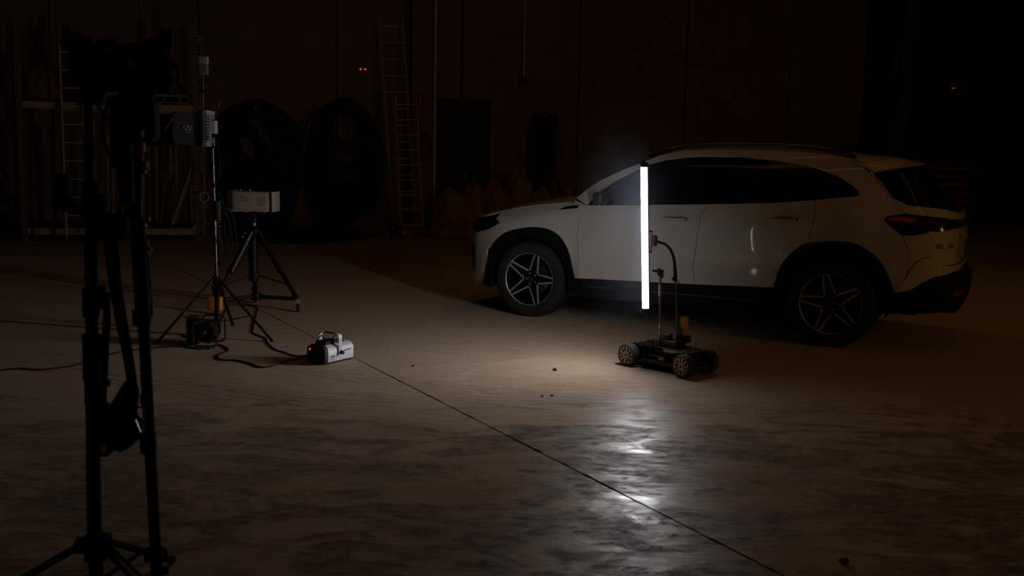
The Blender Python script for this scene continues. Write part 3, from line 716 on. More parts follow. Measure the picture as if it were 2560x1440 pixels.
# wheels
rimd=mat('rim_dark',(.012,.012,.013),.35,.4); rims=mat('rim_machined',(.60,.57,.55),.38,.35)
def make_wheel():
    w=MB()
    prof=[(.247,-.115),(.262,-.122),(.30,-.125),(.335,-.118),(.348,-.10),(.3545,-.085),(.355,-.03),(.351,-.028),(.351,-.022),(.355,-.020),(.355,.020),(.351,.022),(.351,.028),(.355,.03),(.3545,.085),(.348,.10),(.335,.118),(.30,.125),(.262,.122),(.247,.115)]
    w.lathe(prof,(0,0,0),(0,1,0),64)
    # tread shoulder blocks
    for i in range(64):
        a=2*PI*i/64
        for sgn in (1,-1):
            c=V(.3535*math.cos(a),sgn*.075,.3535*math.sin(a)); x=V(-math.sin(a),0,math.cos(a)); z=V(math.cos(a),0,math.sin(a))
            w.box(c,(.024,.045,.008),(x,V(0,1,0),z))
    tyre=w
    r=MB(); r.lathe([(.247,.100),(.250,.108),(.2465,.117),(.2415,.113),(.240,.104)],(0,0,0),(0,1,0),56)
    return tyre,r
def spokes():
    d=MB(); s=MB()
    for k in range(5):
        a=PI/2+k*2*PI/5; R_=V(math.cos(a),0,math.sin(a)); T=V(-math.sin(a),0,math.cos(a)); Y=V(0,1,0)
        def pt(r,t,y): return R_*r+T*t+Y*y
        # dark body of the double spoke
        vs=[pt(.03,-.045,.055),pt(.03,.045,.055),pt(.10,-.040,.072),pt(.10,.040,.072),pt(.236,-.021,.100),pt(.236,.021,.100)]
        vb=[v-Y*.03 for v in vs]
        d.add(vs+vb,[(0,1,3,2),(2,3,5,4),(6,8,9,7),(8,10,11,9),(0,2,8,6),(2,4,10,8),(1,7,9,3),(3,9,11,5),(4,5,11,10)])
        for sg in (1,-1):   # machined edge strips, joined to the neighbour near the hub
            e=[pt(.062,sg*.050,.066),pt(.075,sg*.034,.070),pt(.237,sg*.0125,.107),pt(.237,sg*.0265,.105)]
            j=[pt(.046,sg*.038,.060),pt(.058,sg*.026,.064)]
            top_=[e[0],e[1],e[2],e[3]]; bot=[v-Y*.012 for v in top_]
            f=[(0,1,2,3),(7,6,5,4),(0,4,5,1),(1,5,6,2),(2,6,7,3),(3,7,4,0)]
            s.add(top_+bot,f)
    return d,s
tyre_mb,rim_mb=make_wheel(); dk,sl=spokes()
first=None; hubc=.8
for idx,(sx,sg,rot) in enumerate(((1.3645,1,.30),(-1.3645,1,-.22),(1.3645,-1,.4),(-1.3645,-1,.9))):
    if first is None:
        tm=tyre_mb.build('wheel',rubber,car,local=True,label='black tyre with a five-spoke alloy rim'); first=tm
        rim=rim_mb.build('rim',rims,tm,local=True); sp=sl.build('spoke_edges',rims,tm,local=True,smooth=False,label='machined silver edges of the five double spokes'); db=dk.build('spoke',rimd,tm,local=True,smooth=False)
        hb=MB().lathe([(0,.080),(.024,.080),(.027,.074),(.030,.060)],(0,0,0),(0,1,0),24).build('hub_cap',rimd,tm,local=True)
        st=star('hub_star',(0,.081,0),(0,1,0),.021,tm,chrome,.0022)
        for k in range(5):
            a=k*2*PI/5+PI/2+PI/5
            MB().cyl((.053*math.cos(a),.045,.053*math.sin(a)),(.053*math.cos(a),.066,.053*math.sin(a)),.008,n=6).build('wheel_bolt',rims,tm,local=True)
        ds=MB().lathe([(.05,.01),(.155,.01),(.155,-.01),(.05,-.01)],(0,0,0),(0,1,0),36).build('brake_disc',mat('disc_steel',(.13,.13,.13),.4,.8),tm,local=True)
        cl=MB().box((-.135,.0,.03),(.06,.06,.13),bev=.012).build('brake_caliper',mat('caliper',(.14,.14,.15),.5,.4),tm,local=True)
        bk=MB().lathe([(.02,-.06),(.225,-.06),(.222,-.03),(.232,.06),(.2405,.106)],(0,0,0),(0,1,0),32).build('inner_barrel',rimd,tm,local=True)
        ob=tm
    else: ob=copy_tree(first,car)
    ob.location=(sx,sg*(.905-.122),.355)
    ob.rotation_euler=(0,-rot,0) if sg>0 else (0,rot,PI)
# ---------------------------------------------------------------- things along the back wall
RK=.22   # direction of the rack front
RX0,RY0=-7.774,15.81
ru=V(1,RK,0).normalized(); rn=V(RK,-1,0).normalized()
def rk(u,d,z): return V(RX0,RY0,0)+ru*u-rn*d+V(0,0,z)     # u along the front, d behind the front
def rayk(px,py,d=0):
    "point on the plane d behind the rack front"
    dd=ray(px,py); o=rk(0,d,0); t=(o.y-RK*o.x)/(dd.y-RK*dd.x); return dd*t+V(0,0,CAMH)
u1=(rayk(495,500)-V(RX0,RY0,0)).dot(ru)
rackm=mat('rack_steel',(.42,.32,.22),.55,.4,.3,30); holem=mat('rack_hole',(.012,.010,.009),.9); beamm=mat('rack_beam',(.80,.58,.34),.55,.2,.3,14)
HP=rayk(60,46).z; HP2=rayk(497,62).z
rack=thing('storage_rack','tall steel storage rack of perforated posts holding poles, left of the wall coils','rack',rk(0,0,0))
def post(u,d,h,parent,holes=True,w=.085):
    a=rk(u,d,0)
    o=MB().box(rk(u,d,h/2),(w,.07,h),(ru,-rn,V(0,0,1))).build('post',rackm,parent,smooth=False)
    MB().box(rk(u,d,.006),(.13,.12,.012),(ru,-rn,V(0,0,1))).build('base_plate',rackm,o,smooth=False)
    if holes:
        mb=MB(); z=.08
        while z<h-.04:
            for s in (-1,1): mb.add([rk(u+s*.021+q[0],d-.0362,z+q[1]+s*.0) for q in ((-.011,-.012),(.011,-.018),(.011,.008),(-.011,.014))]+[rk(u+s*.021+q[0],d-.030,z+q[1]) for q in ((-.011,-.012),(.011,-.018),(.011,.008),(-.011,.014))],[(0,1,2,3),(4,7,6,5),(0,4,5,1),(1,5,6,2),(2,6,7,3),(3,7,4,0)])
            z+=.05
        h_=mb.build('slot_holes',holem,o,smooth=False); h_['kind']='stuff'
    return o
for u,h in ((0,HP),(u1,HP2)):
    post(u,0,h,rack); post(u,1.1,h-.05,rack,False)
    for z0,z1 in ((.3,1.1),(1.1,.3+1.6),(1.9,2.7),(2.7,3.3)):
        MB().bar(rk(u,.05,z0),rk(u,1.05,z1),.03,.02).build('brace',rackm,rack,smooth=False)
for z,hh,nm in ((rayk(280,267).z,.10,''),(rayk(300,579).z,.10,'')):
    for d in (0,1.1):
        MB().box(rk(u1/2,d,z),(u1-.09,.05,hh),(ru,-rn,V(0,0,1))).build('beam',beamm,rack,smooth=False)
ztop=rayk(280,267).z+.05; zlow=rayk(300,579).z+.05
for z in (ztop,zlow):
    n=int(u1/.29)
    for k in range(n):
        MB().box(rk(.12+(k+.5)*(u1-.24)/n,.55,z+.014),((u1-.24)/n-.02,1.12,.022),(ru,-rn,V(0,0,1))).build('deck_board',mat('deck_wood',(.10,.065,.04),.85,0,.3,6),rack,smooth=False)
ztop+=.027; zlow+=.027
# neighbouring rack at the left edge
r2=thing('storage_rack','end frame of a second rack at the left edge of the picture','rack',rk(-.75,.3,0))
uu=(rayk(42,300)-rk(0,0,0)).dot(ru)-.02
for u,d,h in ((uu-.02,.15,HP-.05),(-.75,.9,HP-.1)):
    a=MB().box(rk(u,d,h/2),(.07,.05,h),(ru,-rn,V(0,0,1))).build('post',steel,r2,smooth=False)
for z0,z1 in ((.4,1.5),(1.5,2.6),(2.6,3.4)):
    MB().bar(rk(-.73,.8,z1),rk(uu-.05,.2,z0),.035,.02).build('brace',rackm,r2,smooth=False)
MB().bar(rk(-.75,.85,HP-.35),rk(uu-.05,.2,HP-.55),.03,.02).build('brace',rackm,r2,smooth=False)
# poles standing in the rack
polem=[mat('pole_steel',(.55,.46,.36),.5,.2,.3,20),mat('pole_dull',(.30,.22,.16),.6,.2,.3,20),mat('pole_bright',(.85,.76,.62),.4,.3,.2,20)]
def pole(p0,p1,r,m,label,group=None,name='steel_pole'):
    o=thing(name,label,'pole',p0,group=group); d=(p1-p0).normalized()
    MB().cyl(p0,p1,r,n=10).build('tube',m,o)
    MB().cyl(p0,p0+d*.03,r*1.35,n=10).build('end_cap',blkp,o)
vert=[(233,300,560,2),(252,330,560,1),(268,340,555,0),(282,420,565,0),(303,350,560,1),(372,360,560,1),(391,362,555,0),(407,366,560,1),(426,366,560,0),(440,366,560,0),(461,372,560,1),(476,470,545,2),(330,345,560,0)]
for i,(px,y0,y1,mi) in enumerate(vert):
    d=.25+.5*((i*37)%10)/10
    p1=rayk(px,y0,d); p0=rayk(px+3,y1,d); p0.z=zlow+.002; p1.z=min(p1.z,ztop-.16)
    pole(p0,p1,.016+.004*((i*13)%3),polem[mi],'upright steel pole in the row of poles standing under the rack shelf','upright poles stored in the rack')
for i,(xa,ya,xb,yb,mi,lb) in enumerate([(484,405,428,560,2,'bright thin pole leaning right in the rack, beside its right post'),(498,385,432,556,0,'dull pole leaning right just behind the bright leaning one'),(425,400,400,560,1,'dark pole leaning slightly right in the middle of the rack'),(318,450,262,556,1,'rusty pole leaning right behind the foreground stand'),(280,470,262,560,0,'short bent pole low in the rack behind the left foreground stand'),(452,372,412,560,1,'long dull pole crossing the upright poles right of centre')]):
    d=.12+.06*i; p1=rayk(xa,ya,d); p0=rayk(xb,yb,d); p0.z=zlow+.002
    pole(p0,p1,.017,polem[mi],lb)
# tall dark boards standing left in the rack
for i,(x0,x1,y0) in enumerate(((82,98,285),(122,134,290))):
    a=rayk(x0,y0,.5+.2*i); b=rayk(x1,y0,.5+.2*i); o=(a+b)/2
    t=thing('timber_board',['wide dark board standing upright beside the left rack post','narrow dark board standing behind the grey ladder'][i],'board',V(o.x,o.y,zlow))
    MB().box(V(o.x,o.y,(zlow+a.z)/2-.1),((b-a).length,.05,a.z-zlow-.2),(ru,-rn,V(0,0,1)),bev=.006).build('plank',mat('dark_board',(.05,.03,.025),.85,0,.3,5),t)
# hoop at the foot of the rack
p=rayk(110,580,-.10); R_=.155; p.z=R_+.012
t=thing('hoop','thin metal hoop leaning on the foot of the rack','hoop',V(p.x,p.y,0))
MB().tube([p+ru*R_*math.cos(a*PI/18)+V(0,0,R_*math.sin(a*PI/18))-rn*(.03*math.sin(a*PI/18)) for a in range(36)],.012,8,closed=True).build('ring',mat('ring_paint',(.16,.07,.05),.6,.2,.3),t)
MB().bar(p-ru*R_*.9+V(0,0,-.01),p+ru*R_*.1+V(0,0,.0),.014).build('spoke',steel,t)
# things on the top shelf
def lump(name,label,cat,c,size,m,seed,amp=.12,fr=3.,base=None,parent=None,tie=True,sub=5,group=None,droop=0):
    "cloth sack: a folded closed surface"
    bm=bmesh.new(); bmesh.ops.create_icosphere(bm,subdivisions=sub,radius=1)
    for v in bm.verts:
        q=v.co.copy(); k=noise.noise(q*fr*.5+Vector((seed,0,0)))*amp*1.5
        # folds: ridged noise
        w=1-abs(noise.noise(Vector((q.x*fr*1.3,q.y*fr*1.3,q.z*fr*.55))+Vector((seed*2.3,1,0))))*2
        w2=1-abs(noise.noise(q*fr*2.4+Vector((0,seed,5))))*2
        w3=1-abs(noise.noise(q*fr*4.5+Vector((seed,seed,0))))*2; rr=1+k+amp*.60*w+amp*.42*w2+amp*.16*w3
        s=(1-droop*max(0,q.z))
        v.co=Vector((q.x*size[0]*rr*s,q.y*size[1]*rr*s,q.z*size[2]*(rr if q.z<.0 else (1+k+amp*.3*w))))
    zmin=min(v.co.z for v in bm.verts); flat=zmin*.62
    for v in bm.verts:
        if v.co.z<flat: v.co.z=flat+(v.co.z-flat)*.06
    zz=min(v.co.z for v in bm.verts)
    me=bpy.data.meshes.new(name); 
    for v in bm.verts: v.co.z-=zz
    bm.to_mesh(me); bm.free()
    o=thing(name,label,cat,c,group=group); b=link('cloth',me,m,o,True,50)
    if tie:
        h=max(v.co.z for v in me.vertices); mb=MB(); mb.tube([Vector((.10*size[0]*math.cos(a),.10*size[1]*math.sin(a),h*.985+.004*math.sin(3*a))) for a in [i*PI/6 for i in range(12)]],.012,6,closed=True)
        mb.build('tie',fabric,o,local=True)
        nb=MB(); nb.lathe([(.09*min(size[:2]),-.03),(.05*min(size[:2]),.015),(.11*min(size[:2]),.06),(.17*min(size[:2]),.11)],(0,0,h),(0.1,0,1),12); nb.build('neck',m,o,local=True)
    return o
rustbag=mat('rusty_canvas',(.34,.19,.12),.9,0,.3,5,.3)
p=rayk(108,245,.55); lump('canvas_bundle','rusty brown canvas bundle on the top shelf, left of the grey ladder','bundle',V(p.x,p.y,ztop),(.27,.24,.36),rustbag,3.1,.10,2,tie=False,droop=.35)
p=rayk(258,245,.5); lump('canvas_bundle','pale brown bundle on the top shelf behind the foreground camera stand','bundle',V(p.x,p.y,ztop),(.28,.22,.26),mat('pale_canvas',(.38,.25,.17),.9,0,.3,5,.3),5.7,.12,2.4,tie=False,droop=.2)
p=rayk(385,245,.6); lump('black_bundle','black plastic wrapped bundle on the top shelf, right part','bundle',V(p.x,p.y,ztop),(.34,.3,.24),mat('black_wrap',(.018,.016,.015),.6,0,.3,6,.3),8.8,.15,2.6,tie=False,droop=.2)
# curved hoses sticking up from the right of the shelf
p=rayk(420,225,.4); t=thing('hose_bundle','black curved hoses standing up on the top shelf by the right post','hose',V(p.x,p.y,ztop))
for k in range(4):
    MB().tube(spline([rayk(395+k*9,252,.4+.05*k)*1+V(0,0,0),rayk(408+k*9,205-6*k,.4+.05*k),rayk(432+k*5,190+5*k,.4+.05*k),rayk(447+k*4,225,.4+.05*k)],6),.014,8).build('hose',rubber,t)
MB().box(V(p.x,p.y,ztop+.03),(.35,.2,.06),(ru,-rn,V(0,0,1)),bev=.01).build('tray',blkp,t)
p=rayk(455,262,.2); t=thing('metal_trestle','flat steel frame lying on the top shelf beside the right post','frame',V(p.x,p.y,ztop))
a,b=rayk(372,247,.15),rayk(488,247,.15)
for z in (ztop+.015,ztop+.13):
    MB().bar(V(a.x,a.y,z),V(b.x,b.y,z),.03).build('rail',steel,t,smooth=False)
for q in (0,.33,.66,1):
    c=a.lerp(b,q); MB().bar(V(c.x,c.y,ztop+.03),V(c.x,c.y,ztop+.115),.025).build('upright',steel,t,smooth=False)
for i,(px,y0) in enumerate(((96,68),(165,66),(403,70))):
    a=rayk(px,y0,1.0)
    t=thing('timber_post','dark reddish timber standing on the top shelf, '+('left of the grey ladder' if i==0 else 'behind the grey ladder' if i==1 else 'by the black knobbed stand head'),'timber',V(a.x,a.y,ztop))
    MB().box(V(a.x,a.y,(a.z+ztop)/2),(.10,.06,a.z-ztop),(ru,-rn,V(0,0,1)),bev=.004).build('timber',mat('red_timber',(.09,.03,.022),.85,0,.3,6),t)
# ---- ladders
def ladder(name,label,f,L0,L1,R0,R1,rungs,m,mr,rail=(.025,.07),double=False,railmR=None,rungr=.015,n=None):
    "L0,L1 bottom/top of the left rail, R0,R1 of the right rail"
    t=thing(name,label,'ladder',(L0+R0)/2)
    for a,b,mm in ((L0,L1,m),(R0,R1,railmR or m)):
        MB().bar(a,b,rail[0],rail[1],up=wn,bev=.004).build('rail',mm,t)
        foot=MB().bar(a+V(0,0,0),a+(b-a).normalized()*.06,rail[0]*1.3,rail[1]*1.2,up=wn,bev=.004).build('foot',rubber,t)
        if double:
            o=(b-a).normalized(); sft=-wn*.085-wu*.035
            MB().bar(a+sft+V(0,0,.25),b+sft,rail[0],rail[1]*.8,up=wn,bev=.004).build('rail',mm,t)
    for q in rungs:
        a=L0+(L1-L0)*q; b=R0+(R1-R0)*q
        MB().bar(a,b,rungr*2,rungr*1.5,bev=.004).build('rung',mr,t)
    return t
ladm=mat('old_aluminium',(.72,.60,.46),.5,.15,.25,12)
def lp(px,py,d0,d1,t): return rayk(px,py,d0+(d1-d0)*t)
# grey ladder leaning on the rack
L0,R0=rayk(168,604,-.55),rayk(226,604,-.55); L1,R1=rayk(148,96,-.05),rayk(199,96,-.05); 
for q in (L0,R0): q.z=.01
nr=int((L1.z-L0.z)/.28)
ladder('ladder','grey aluminium double ladder leaning against the left half of the rack','',L0,L1,R0,R1,[(k+.55)/ (nr+.3) for k in range(nr)],ladm,ladm,(.028,.065),True)
# amber stile standing by it
a=rayk(220,470,-.42); b=rayk(206,272,-.15); a=b+(a-b)*1.62; a.z=.01
pole(a,b,.028,amber,'amber fibreglass pole leaning on the rack at the grey ladder\'s right side',name='fibreglass_pole')
# grey extension ladder on the wall
yl=onw(985,583,.75); L0=onw(986,583,.75); L1=onw(947,44,.09); R1=onw(1006,44,.09); R0=onw(1043,583,.75)
for q in (L0,R0): q.z=.01
nr=int((L1.z)/.30)
ladder('ladder','tall grey extension ladder leaning on the wall beside the emergency light','',L0,L1,R0,R1,[(k+.5)/nr for k in range(nr)],ladm,ladm,(.026,.06),True,rungr=.013)
# amber ladder in front
L0=onw(1001,585,1.0); R0=onw(1058,585,1.0); L1=onw(989,243,.62); R1=onw(1040,243,.62)
for q in (L0,R0): q.z=.01
nr=int(L1.z/.27)
ladder('ladder','amber fibreglass ladder standing in front of the pilaster','',L0,L1,R0,R1,[(k+.6)/(nr+.1) for k in range(nr)],mat('amber_dull',(.85,.50,.22),.6,0,.25,12),mat('rung_alu',(.85,.68,.48),.45,.15,.2),(.03,.07),True,amber,rungr=.012)
# plank on the floor
a,b=onw(1002,577,1.12),onw(1172,582,1.12); t=thing('floor_plank','pale timber plank on the floor at the foot of the amber ladder','plank',V(a.x,a.y,0))
a.z=b.z=.05
MB().bar(a,b,.10,.09,bev=.006).build('plank',mat('plank_wood',(.60,.42,.25),.8,0,.3,5),t)
# ---- coils hung on the wall
def coil(name,label,px,py_top,loops,r,m,hook=True,dep=.0,seed=1):
    rnd=random.Random(seed); p=onw(px,py_top,.15); t=thing(name,label,'cable coil',V(p.x,p.y,p.z))
    for i,(cx,cy,hx,hy) in enumerate(loops):
        off=.07+dep+.012*i%.30+rnd.random()*.03
        c=onw(cx,cy,off); sc=(onw(cx+10,cy,off)-c).length/10
        pts=[]; ph=rnd.random()*6
        for k in range(36):
            a=2*PI*k/36; wob=1+.03*math.sin(3*a+ph)
            pts.append(c+wu*math.cos(a)*hx*sc*wob+V(0,0,1)*math.sin(a)*hy*sc*wob+wn*(.03*math.sin(2*a+ph)))
        MB().tube(pts,r*(.8+.5*rnd.random()),6,closed=True).build('loop',m,t)
    if hook: MB().cyl(onw(px,py_top,-.02),onw(px,py_top,.42),.02,n=8).build('hook',steel,t)
    return t
cab=mat('black_cable',(.016,.014,.013),.6,0,.3); cab2=mat('brown_cable',(.13,.085,.05),.7,0,.3)
rnd=random.Random(5); lo=[]
for i in range(46):
    hy=rnd.uniform(75,172); top_=rnd.uniform(250,285); hx=min(100,rnd.uniform(52,80)+ (hy-75)*.28); lo.append((645+rnd.uniform(-14,14)+(hy-120)*.05,top_+hy,hx,hy))
for i in range(10): lo.append((612+rnd.uniform(-2,10),372+rnd.uniform(-5,25),rnd.uniform(32,55),rnd.uniform(48,75)))
coil('cable_coil','huge black cable coil on the wall behind the beige device',640,268,lo,.030,cab,seed=2)
lo=[]
for i in range(44):
    hy=rnd.uniform(72,158); top_=rnd.uniform(250,280); hx=min(88,rnd.uniform(50,70)+(hy-72)*.25); lo.append((862+rnd.uniform(-10,10),top_+hy,hx,hy))
for i in range(6): lo.append((872+rnd.uniform(-3,3),318+rnd.uniform(-3,8),36+i*1.5,46+i*2))
coil('cable_coil','huge black cable coil on the wall left of the ladders',866,266,lo,.030,cab,seed=4)
coil('thin_ring_coil','thin brown cable ring hung over the right-hand black coil',872,276,[(872,322,38+i,47+i*1.4) for i in range(3)],.010,cab2,False,.42,9)
# a sagging cable between the coils
t=thing('hanging_cable','black cable sagging from the left coil towards the right one','cable',onw(690,300,.4))
MB().tube(spline([onw(672,262,.42),onw(720,290,.42),onw(745,320,.42),onw(752,352,.42),onw(770,300,.42),onw(800,268,.42)],8),.022,8).build('cable',cab,t)
MB().tube(spline([onw(660,560,.45),onw(700,480,.45),onw(745,410,.45),onw(752,352,.42)],8),.02,8).build('cable',cab,t)
# hoses hung right of the door
lo=[]
for i in range(16): hy=rnd.uniform(60,100); lo.append((1358+rnd.uniform(-10,16),290+hy,rnd.uniform(9,30),hy))
lo+= [(1372,303,18+i,14+i*.8) for i in range(7)]+[(1375,470,22,24)]
coil('hose_coil','long black hoses drooping from a hook right of the black door',1362,290,lo,.014,cab,seed=7)
t=thing('wall_pipe_stub','vertical dark pipe hanging beside the drooping hoses','pipe',onw(1337,300,.1)); MB().cyl(onw(1337,285,.1),onw(1337,480,.1),.022).build('pipe',mat('dark_pipe',(.05,.05,.055)),t)
# ---- cable heaps on the floor
def heap(label,cx,cy,w,h,n,m,r,seed,off=1.0,name='cable_heap'):
    rnd=random.Random(seed); c=gnd(cx,cy); t=thing(name,label,'cable heap',V(c.x,c.y,0)); sc=c.y/FPX
    for i in range(n):
        rx=w*sc*rnd.uniform(.45,1.)/2; rz=h*sc*rnd.uniform(.5,1.05); x=c.x+rnd.uniform(-.2,.2)*w*sc; y=c.y+rnd.uniform(-.15,.35)
        pts=[V(x+rx*math.cos(a),y+.12*math.cos(a*2+i),max(r,rz*max(0,math.sin(a))+r)) if math.sin(a)>0 else V(x+rx*math.cos(a),y+.30*math.sin(a),r) for a in [k*2*PI/28 for k in range(28)]]
        MB().tube(pts,r,6,closed=True).build('loop',m[i%len(m)],t)
    return t
oc=mat('orange_cable',(.50,.16,.07),.7,0,.25); yc=mat('yellow_cable',(.45,.27,.10),.7,0,.25)
heap('heap of orange and brown cable loops on the floor left of the ladders',925,594,150,54,16,[oc,cab2,oc],.016,3)
heap('low heap of yellowish cable loops on the floor, further left',835,600,150,30,12,[yc,cab2,cab],.016,4)
heap('black cable tangle on the floor under the big left coil',640,602,170,46,16,[cab,cab,cab2],.022,6)
heap('black cable tangle on the floor between the two wall coils',745,604,160,34,12,[cab],.022,8)
t=thing('pipe_bundle','bundle of long black pipes lying on the floor under the coils','pipe bundle',gnd(725,604))
a,b=gnd(600,605),gnd(872,603)
for i,(dy,z) in enumerate(((0,.04),(.085,.04),(.17,.04),(.045,.11),(.13,.11))):
    MB().cyl(a+V(0,dy,z),b+V(.1*i,dy,z),.036,n=10).build('pipe',blkp,t)
heap('dark heap of hoses at the foot of the left rack edge',22,600,80,110,16,[cab,cab2],.03,12,name='hose_heap')
# ---- sacks
sackm=mat('woven_sack',(.52,.38,.26),.85,0,.2,5,.35); sackm2=mat('woven_sack_grey',(.45,.34,.25),.85,0,.2,5,.35)
def sack(px,pyb,w,h,seed,m,label,dy=0,z=0,**k):
    c=gnd(px,pyb); sc=c.y/FPX; 
    return lump('sack',label,'sack',V(c.x,c.y+dy,z),(w*sc/2,.30,h*sc/1.75),m,seed,.17,3.0,**k)
sack(1128,584,96,108,1.3,sackm,'big slumped woven sack, leftmost of the pile under the black door',dy=.0,tie=False,droop=.12)
sack(1112,590,66,34,6.3,sackm2,'low flat sack lying on the floor in front of the leftmost big sack',dy=-.45,tie=False)
sack(1180,586,70,128,2.1,sackm,'tall peaked sack with a black tie, second in the pile under the door',dy=.25,droop=.35)
sack(1232,586,78,126,3.9,sackm2,'wide upright sack directly behind the nose of the car',dy=.15,tie=False,droop=.25)
sack(1292,586,82,140,4.4,sackm,'large sack rising behind the bonnet of the car, right of the nose',dy=.2,tie=False,droop=.3)
sack(1346,586,64,112,5.2,sackm2,'small rounded sack top showing over the bonnet, rightmost of the pile',dy=.15,tie=False)
sack(1170,591,90,36,7.7,sackm,'low crumpled sack on the floor in front of the tall peaked sack',dy=-.5,tie=False)
t=thing('timber_post','short pale post standing behind the bonnet, right of the sacks','timber',gnd(1419,586)+V(0,.3,0))
a=gnd(1419,586)+V(0,.3,0); MB().box(a+V(0,0,.45),(.08,.08,.90),bev=.005).build('timber',mat('plank_wood',(.3,.2,.11)),t)
# ---- dark things at the right, seen over and behind the car
c=V(onw(2180,500).x,0,0); c.y=W0+WK*c.x-1.3; lump('tarpaulin_pile','dark tarpaulin-covered pile against the wall behind the car roof','pile',V(c.x-.35,c.y,0),(1.05,.55,1.15),mat('dark_tarp',(.03,.024,.020),.8,0,.3,4,.3),9.4,.10,2.2,tie=False)
c=onw(2352,470,1.2); c.y+=.8; t=thing('red_plank_stack','stack of dull red planks behind the rear window of the car','plank stack',V(c.x,c.y-.8,0))
zz=.06
for i in range(9):
    MB().box(V(c.x+.05*math.sin(i*2),c.y-.8,zz),(.95,.5,.10),bev=.006).build('plank',redm,t); 
    if i<8:
        for s in (-.3,.3): MB().box(V(c.x+s,c.y-.8,zz+.083),(.07,.48,.066)).build('spacer',blkp,t,smooth=False)
    zz+=.166
c=onw(2440,500,.45); c.y+=.5; t=thing('gas_bottle','dark upright cylinder against the cladding, right of the red planks','cylinder',V(c.x,c.y-.5,0))
MB().lathe([(0,0),(.11,0),(.115,.03),(.115,1.15),(.08,1.25),(.03,1.29),(.03,1.36),(0,1.36)],(c.x,c.y-.5,0),(0,0,1),18).build('body',mat('dark_bottle',(.03,.026,.024),.55,.2),t)
MB().cyl((c.x-.05,c.y-.5,1.36),(c.x+.05,c.y-.5,1.36),.02,n=8).build('valve',steel,t)
# ---------------------------------------------------------------- remote-controlled light buggy with the LED tube
q1,q2=V(.832,7.079,0),V(1.168,6.702,0); ax=(q2-q1).normalized(); bx=V(-ax.y,ax.x,0)   # bx points away from the camera
RCO=q1; rang=math.atan2(ax.y,ax.x)
rc=thing('camera_buggy','black remote-controlled four-wheel buggy on the floor, carrying masts for the light tube','buggy',RCO,rang)
def rl(x,y,z): return V(x,y,z)      # local: x along the chassis from the left wheel, y away from the camera
LW=.505; TW=.335; WR=.082
spokem=mat('gold_spokes',(.85,.68,.44),.4,.1)
def rcwheel():
    t=MB().lathe([(.060,0),(.070,-.001),(.078,.004),(WR,.014),(WR,.062),(.078,.070),(.060,.072)],(0,0,0),(0,1,0),36).build('wheel',mat('soft_rubber',(.045,.043,.042),.7,0,.2,30),rc,local=True,label='small black tyre with a ten-spoke tan rim')
    MB().lathe([(.058,0),(.0615,.000),(.0615,.006),(.056,.010),(.055,.066)],(0,0,0),(0,1,0),32).build('rim',spokem,t,local=True)
    m=MB()
    for k in range(10):
        a=2*PI*k/10+.15; d=V(math.cos(a),0,math.sin(a)); m.bar(d*.010+V(0,.004,0),d*.057+V(0,.004,0),.0065,.006,up=(0,1,0))
    m.build('spokes',spokem,t,local=True,smooth=False)
    MB().cyl((0,-.002,0),(0,.03,0),.011,n=12).build('hub',blk,t,local=True)
    MB().cyl((0,.032,0),(0,.036,0),.055,n=24).build('brake_disc',mat('dark_disc',(.02,.018,.017),.6),t,local=True)
    return t
w=rcwheel()
for i,(x,y,fl) in enumerate(((0,0,0),(LW,0,0),(0,TW,1),(LW,TW,1))):
    o=w if i==0 else copy_tree(w,rc)
    o.location=(x,y,WR); 
    if fl: o.rotation_euler=(0,0,PI)
def rb(name,c,s,m=blkp,bev=.004,**k): return MB().box(c,s,bev=bev).build(name,m,rc,local=True,**k)
ymid=TW/2
rb('chassis_plate',(LW/2,ymid,.045),(.40,.17,.008)); rb('front_bumper',(-.06,ymid,.055),(.05,.22,.02)); rb('rear_bumper',(LW+.07,ymid,.06),(.04,.18,.03))
for x in (.0,LW):
    for y in (.075,TW-.075):
        MB().cyl((x,y,.07),(x,ymid,.06),.008,n=8).build('drive_shaft',steel,rc,local=True)
    MB().box((x,ymid,.065),(.07,.08,.07),bev=.012).build('gearbox',blk,rc,local=True)
    for s in (-1,1):
        MB().add([V(x-.045,ymid+s*.04,.048),V(x+.045,ymid+s*.04,.048),V(x+.012,ymid+s*.098,.058),V(x-.012,ymid+s*.098,.058),V(x-.045,ymid+s*.04,.058),V(x+.045,ymid+s*.04,.058),V(x+.012,ymid+s*.098,.068),V(x-.012,ymid+s*.098,.068)],[(0,3,2,1),(4,5,6,7),(0,1,5,4),(1,2,6,5),(2,3,7,6),(3,0,4,7)]).build('suspension_arm',blkp,rc,local=True,smooth=False)
        m=MB(); dxx=.028 if x==0 else -.028; m.cyl((x+dxx,ymid+s*.085,.07),(x+dxx,ymid+s*.055,.15),.004,n=6); m.tube([V(x+dxx+.010*math.cos(a),ymid+s*(.082-.022*a/31.4)+.010*math.sin(a),.078+.055*a/31.4) for a in [q*.8 for q in range(40)]],.0022,5)
        m.build('shock_absorber',alu if x==0 else mat('dull_spring',(.3,.28,.25),.4,.6),rc,local=True)
    rb('shock_tower',(x+(.02 if x==0 else -.02),ymid,.125),(.008,.16,.07))
rb('side_guard',(LW/2,.065,.062),(.30,.010,.03)); rb('side_guard',(LW/2,TW-.065,.062),(.30,.010,.03))
rb('battery_tray',(LW/2-.07,ymid-.02,.085),(.17,.12,.05),label='black battery pack in the middle of the chassis')
rb('motor_block',(LW/2+.09,ymid,.09),(.10,.11,.065),blk,.014)
rb('receiver_box',(.08,ymid-.03,.105),(.06,.07,.035)); rb('connector',(LW/2+.02,.078,.09),(.045,.02,.03),mat('cream_connector',(.45,.40,.33),.5))
deck=rb('upper_deck',(LW/2+.04,ymid-.01,.172),(.40,.20,.007),label='raised black upper deck plate')
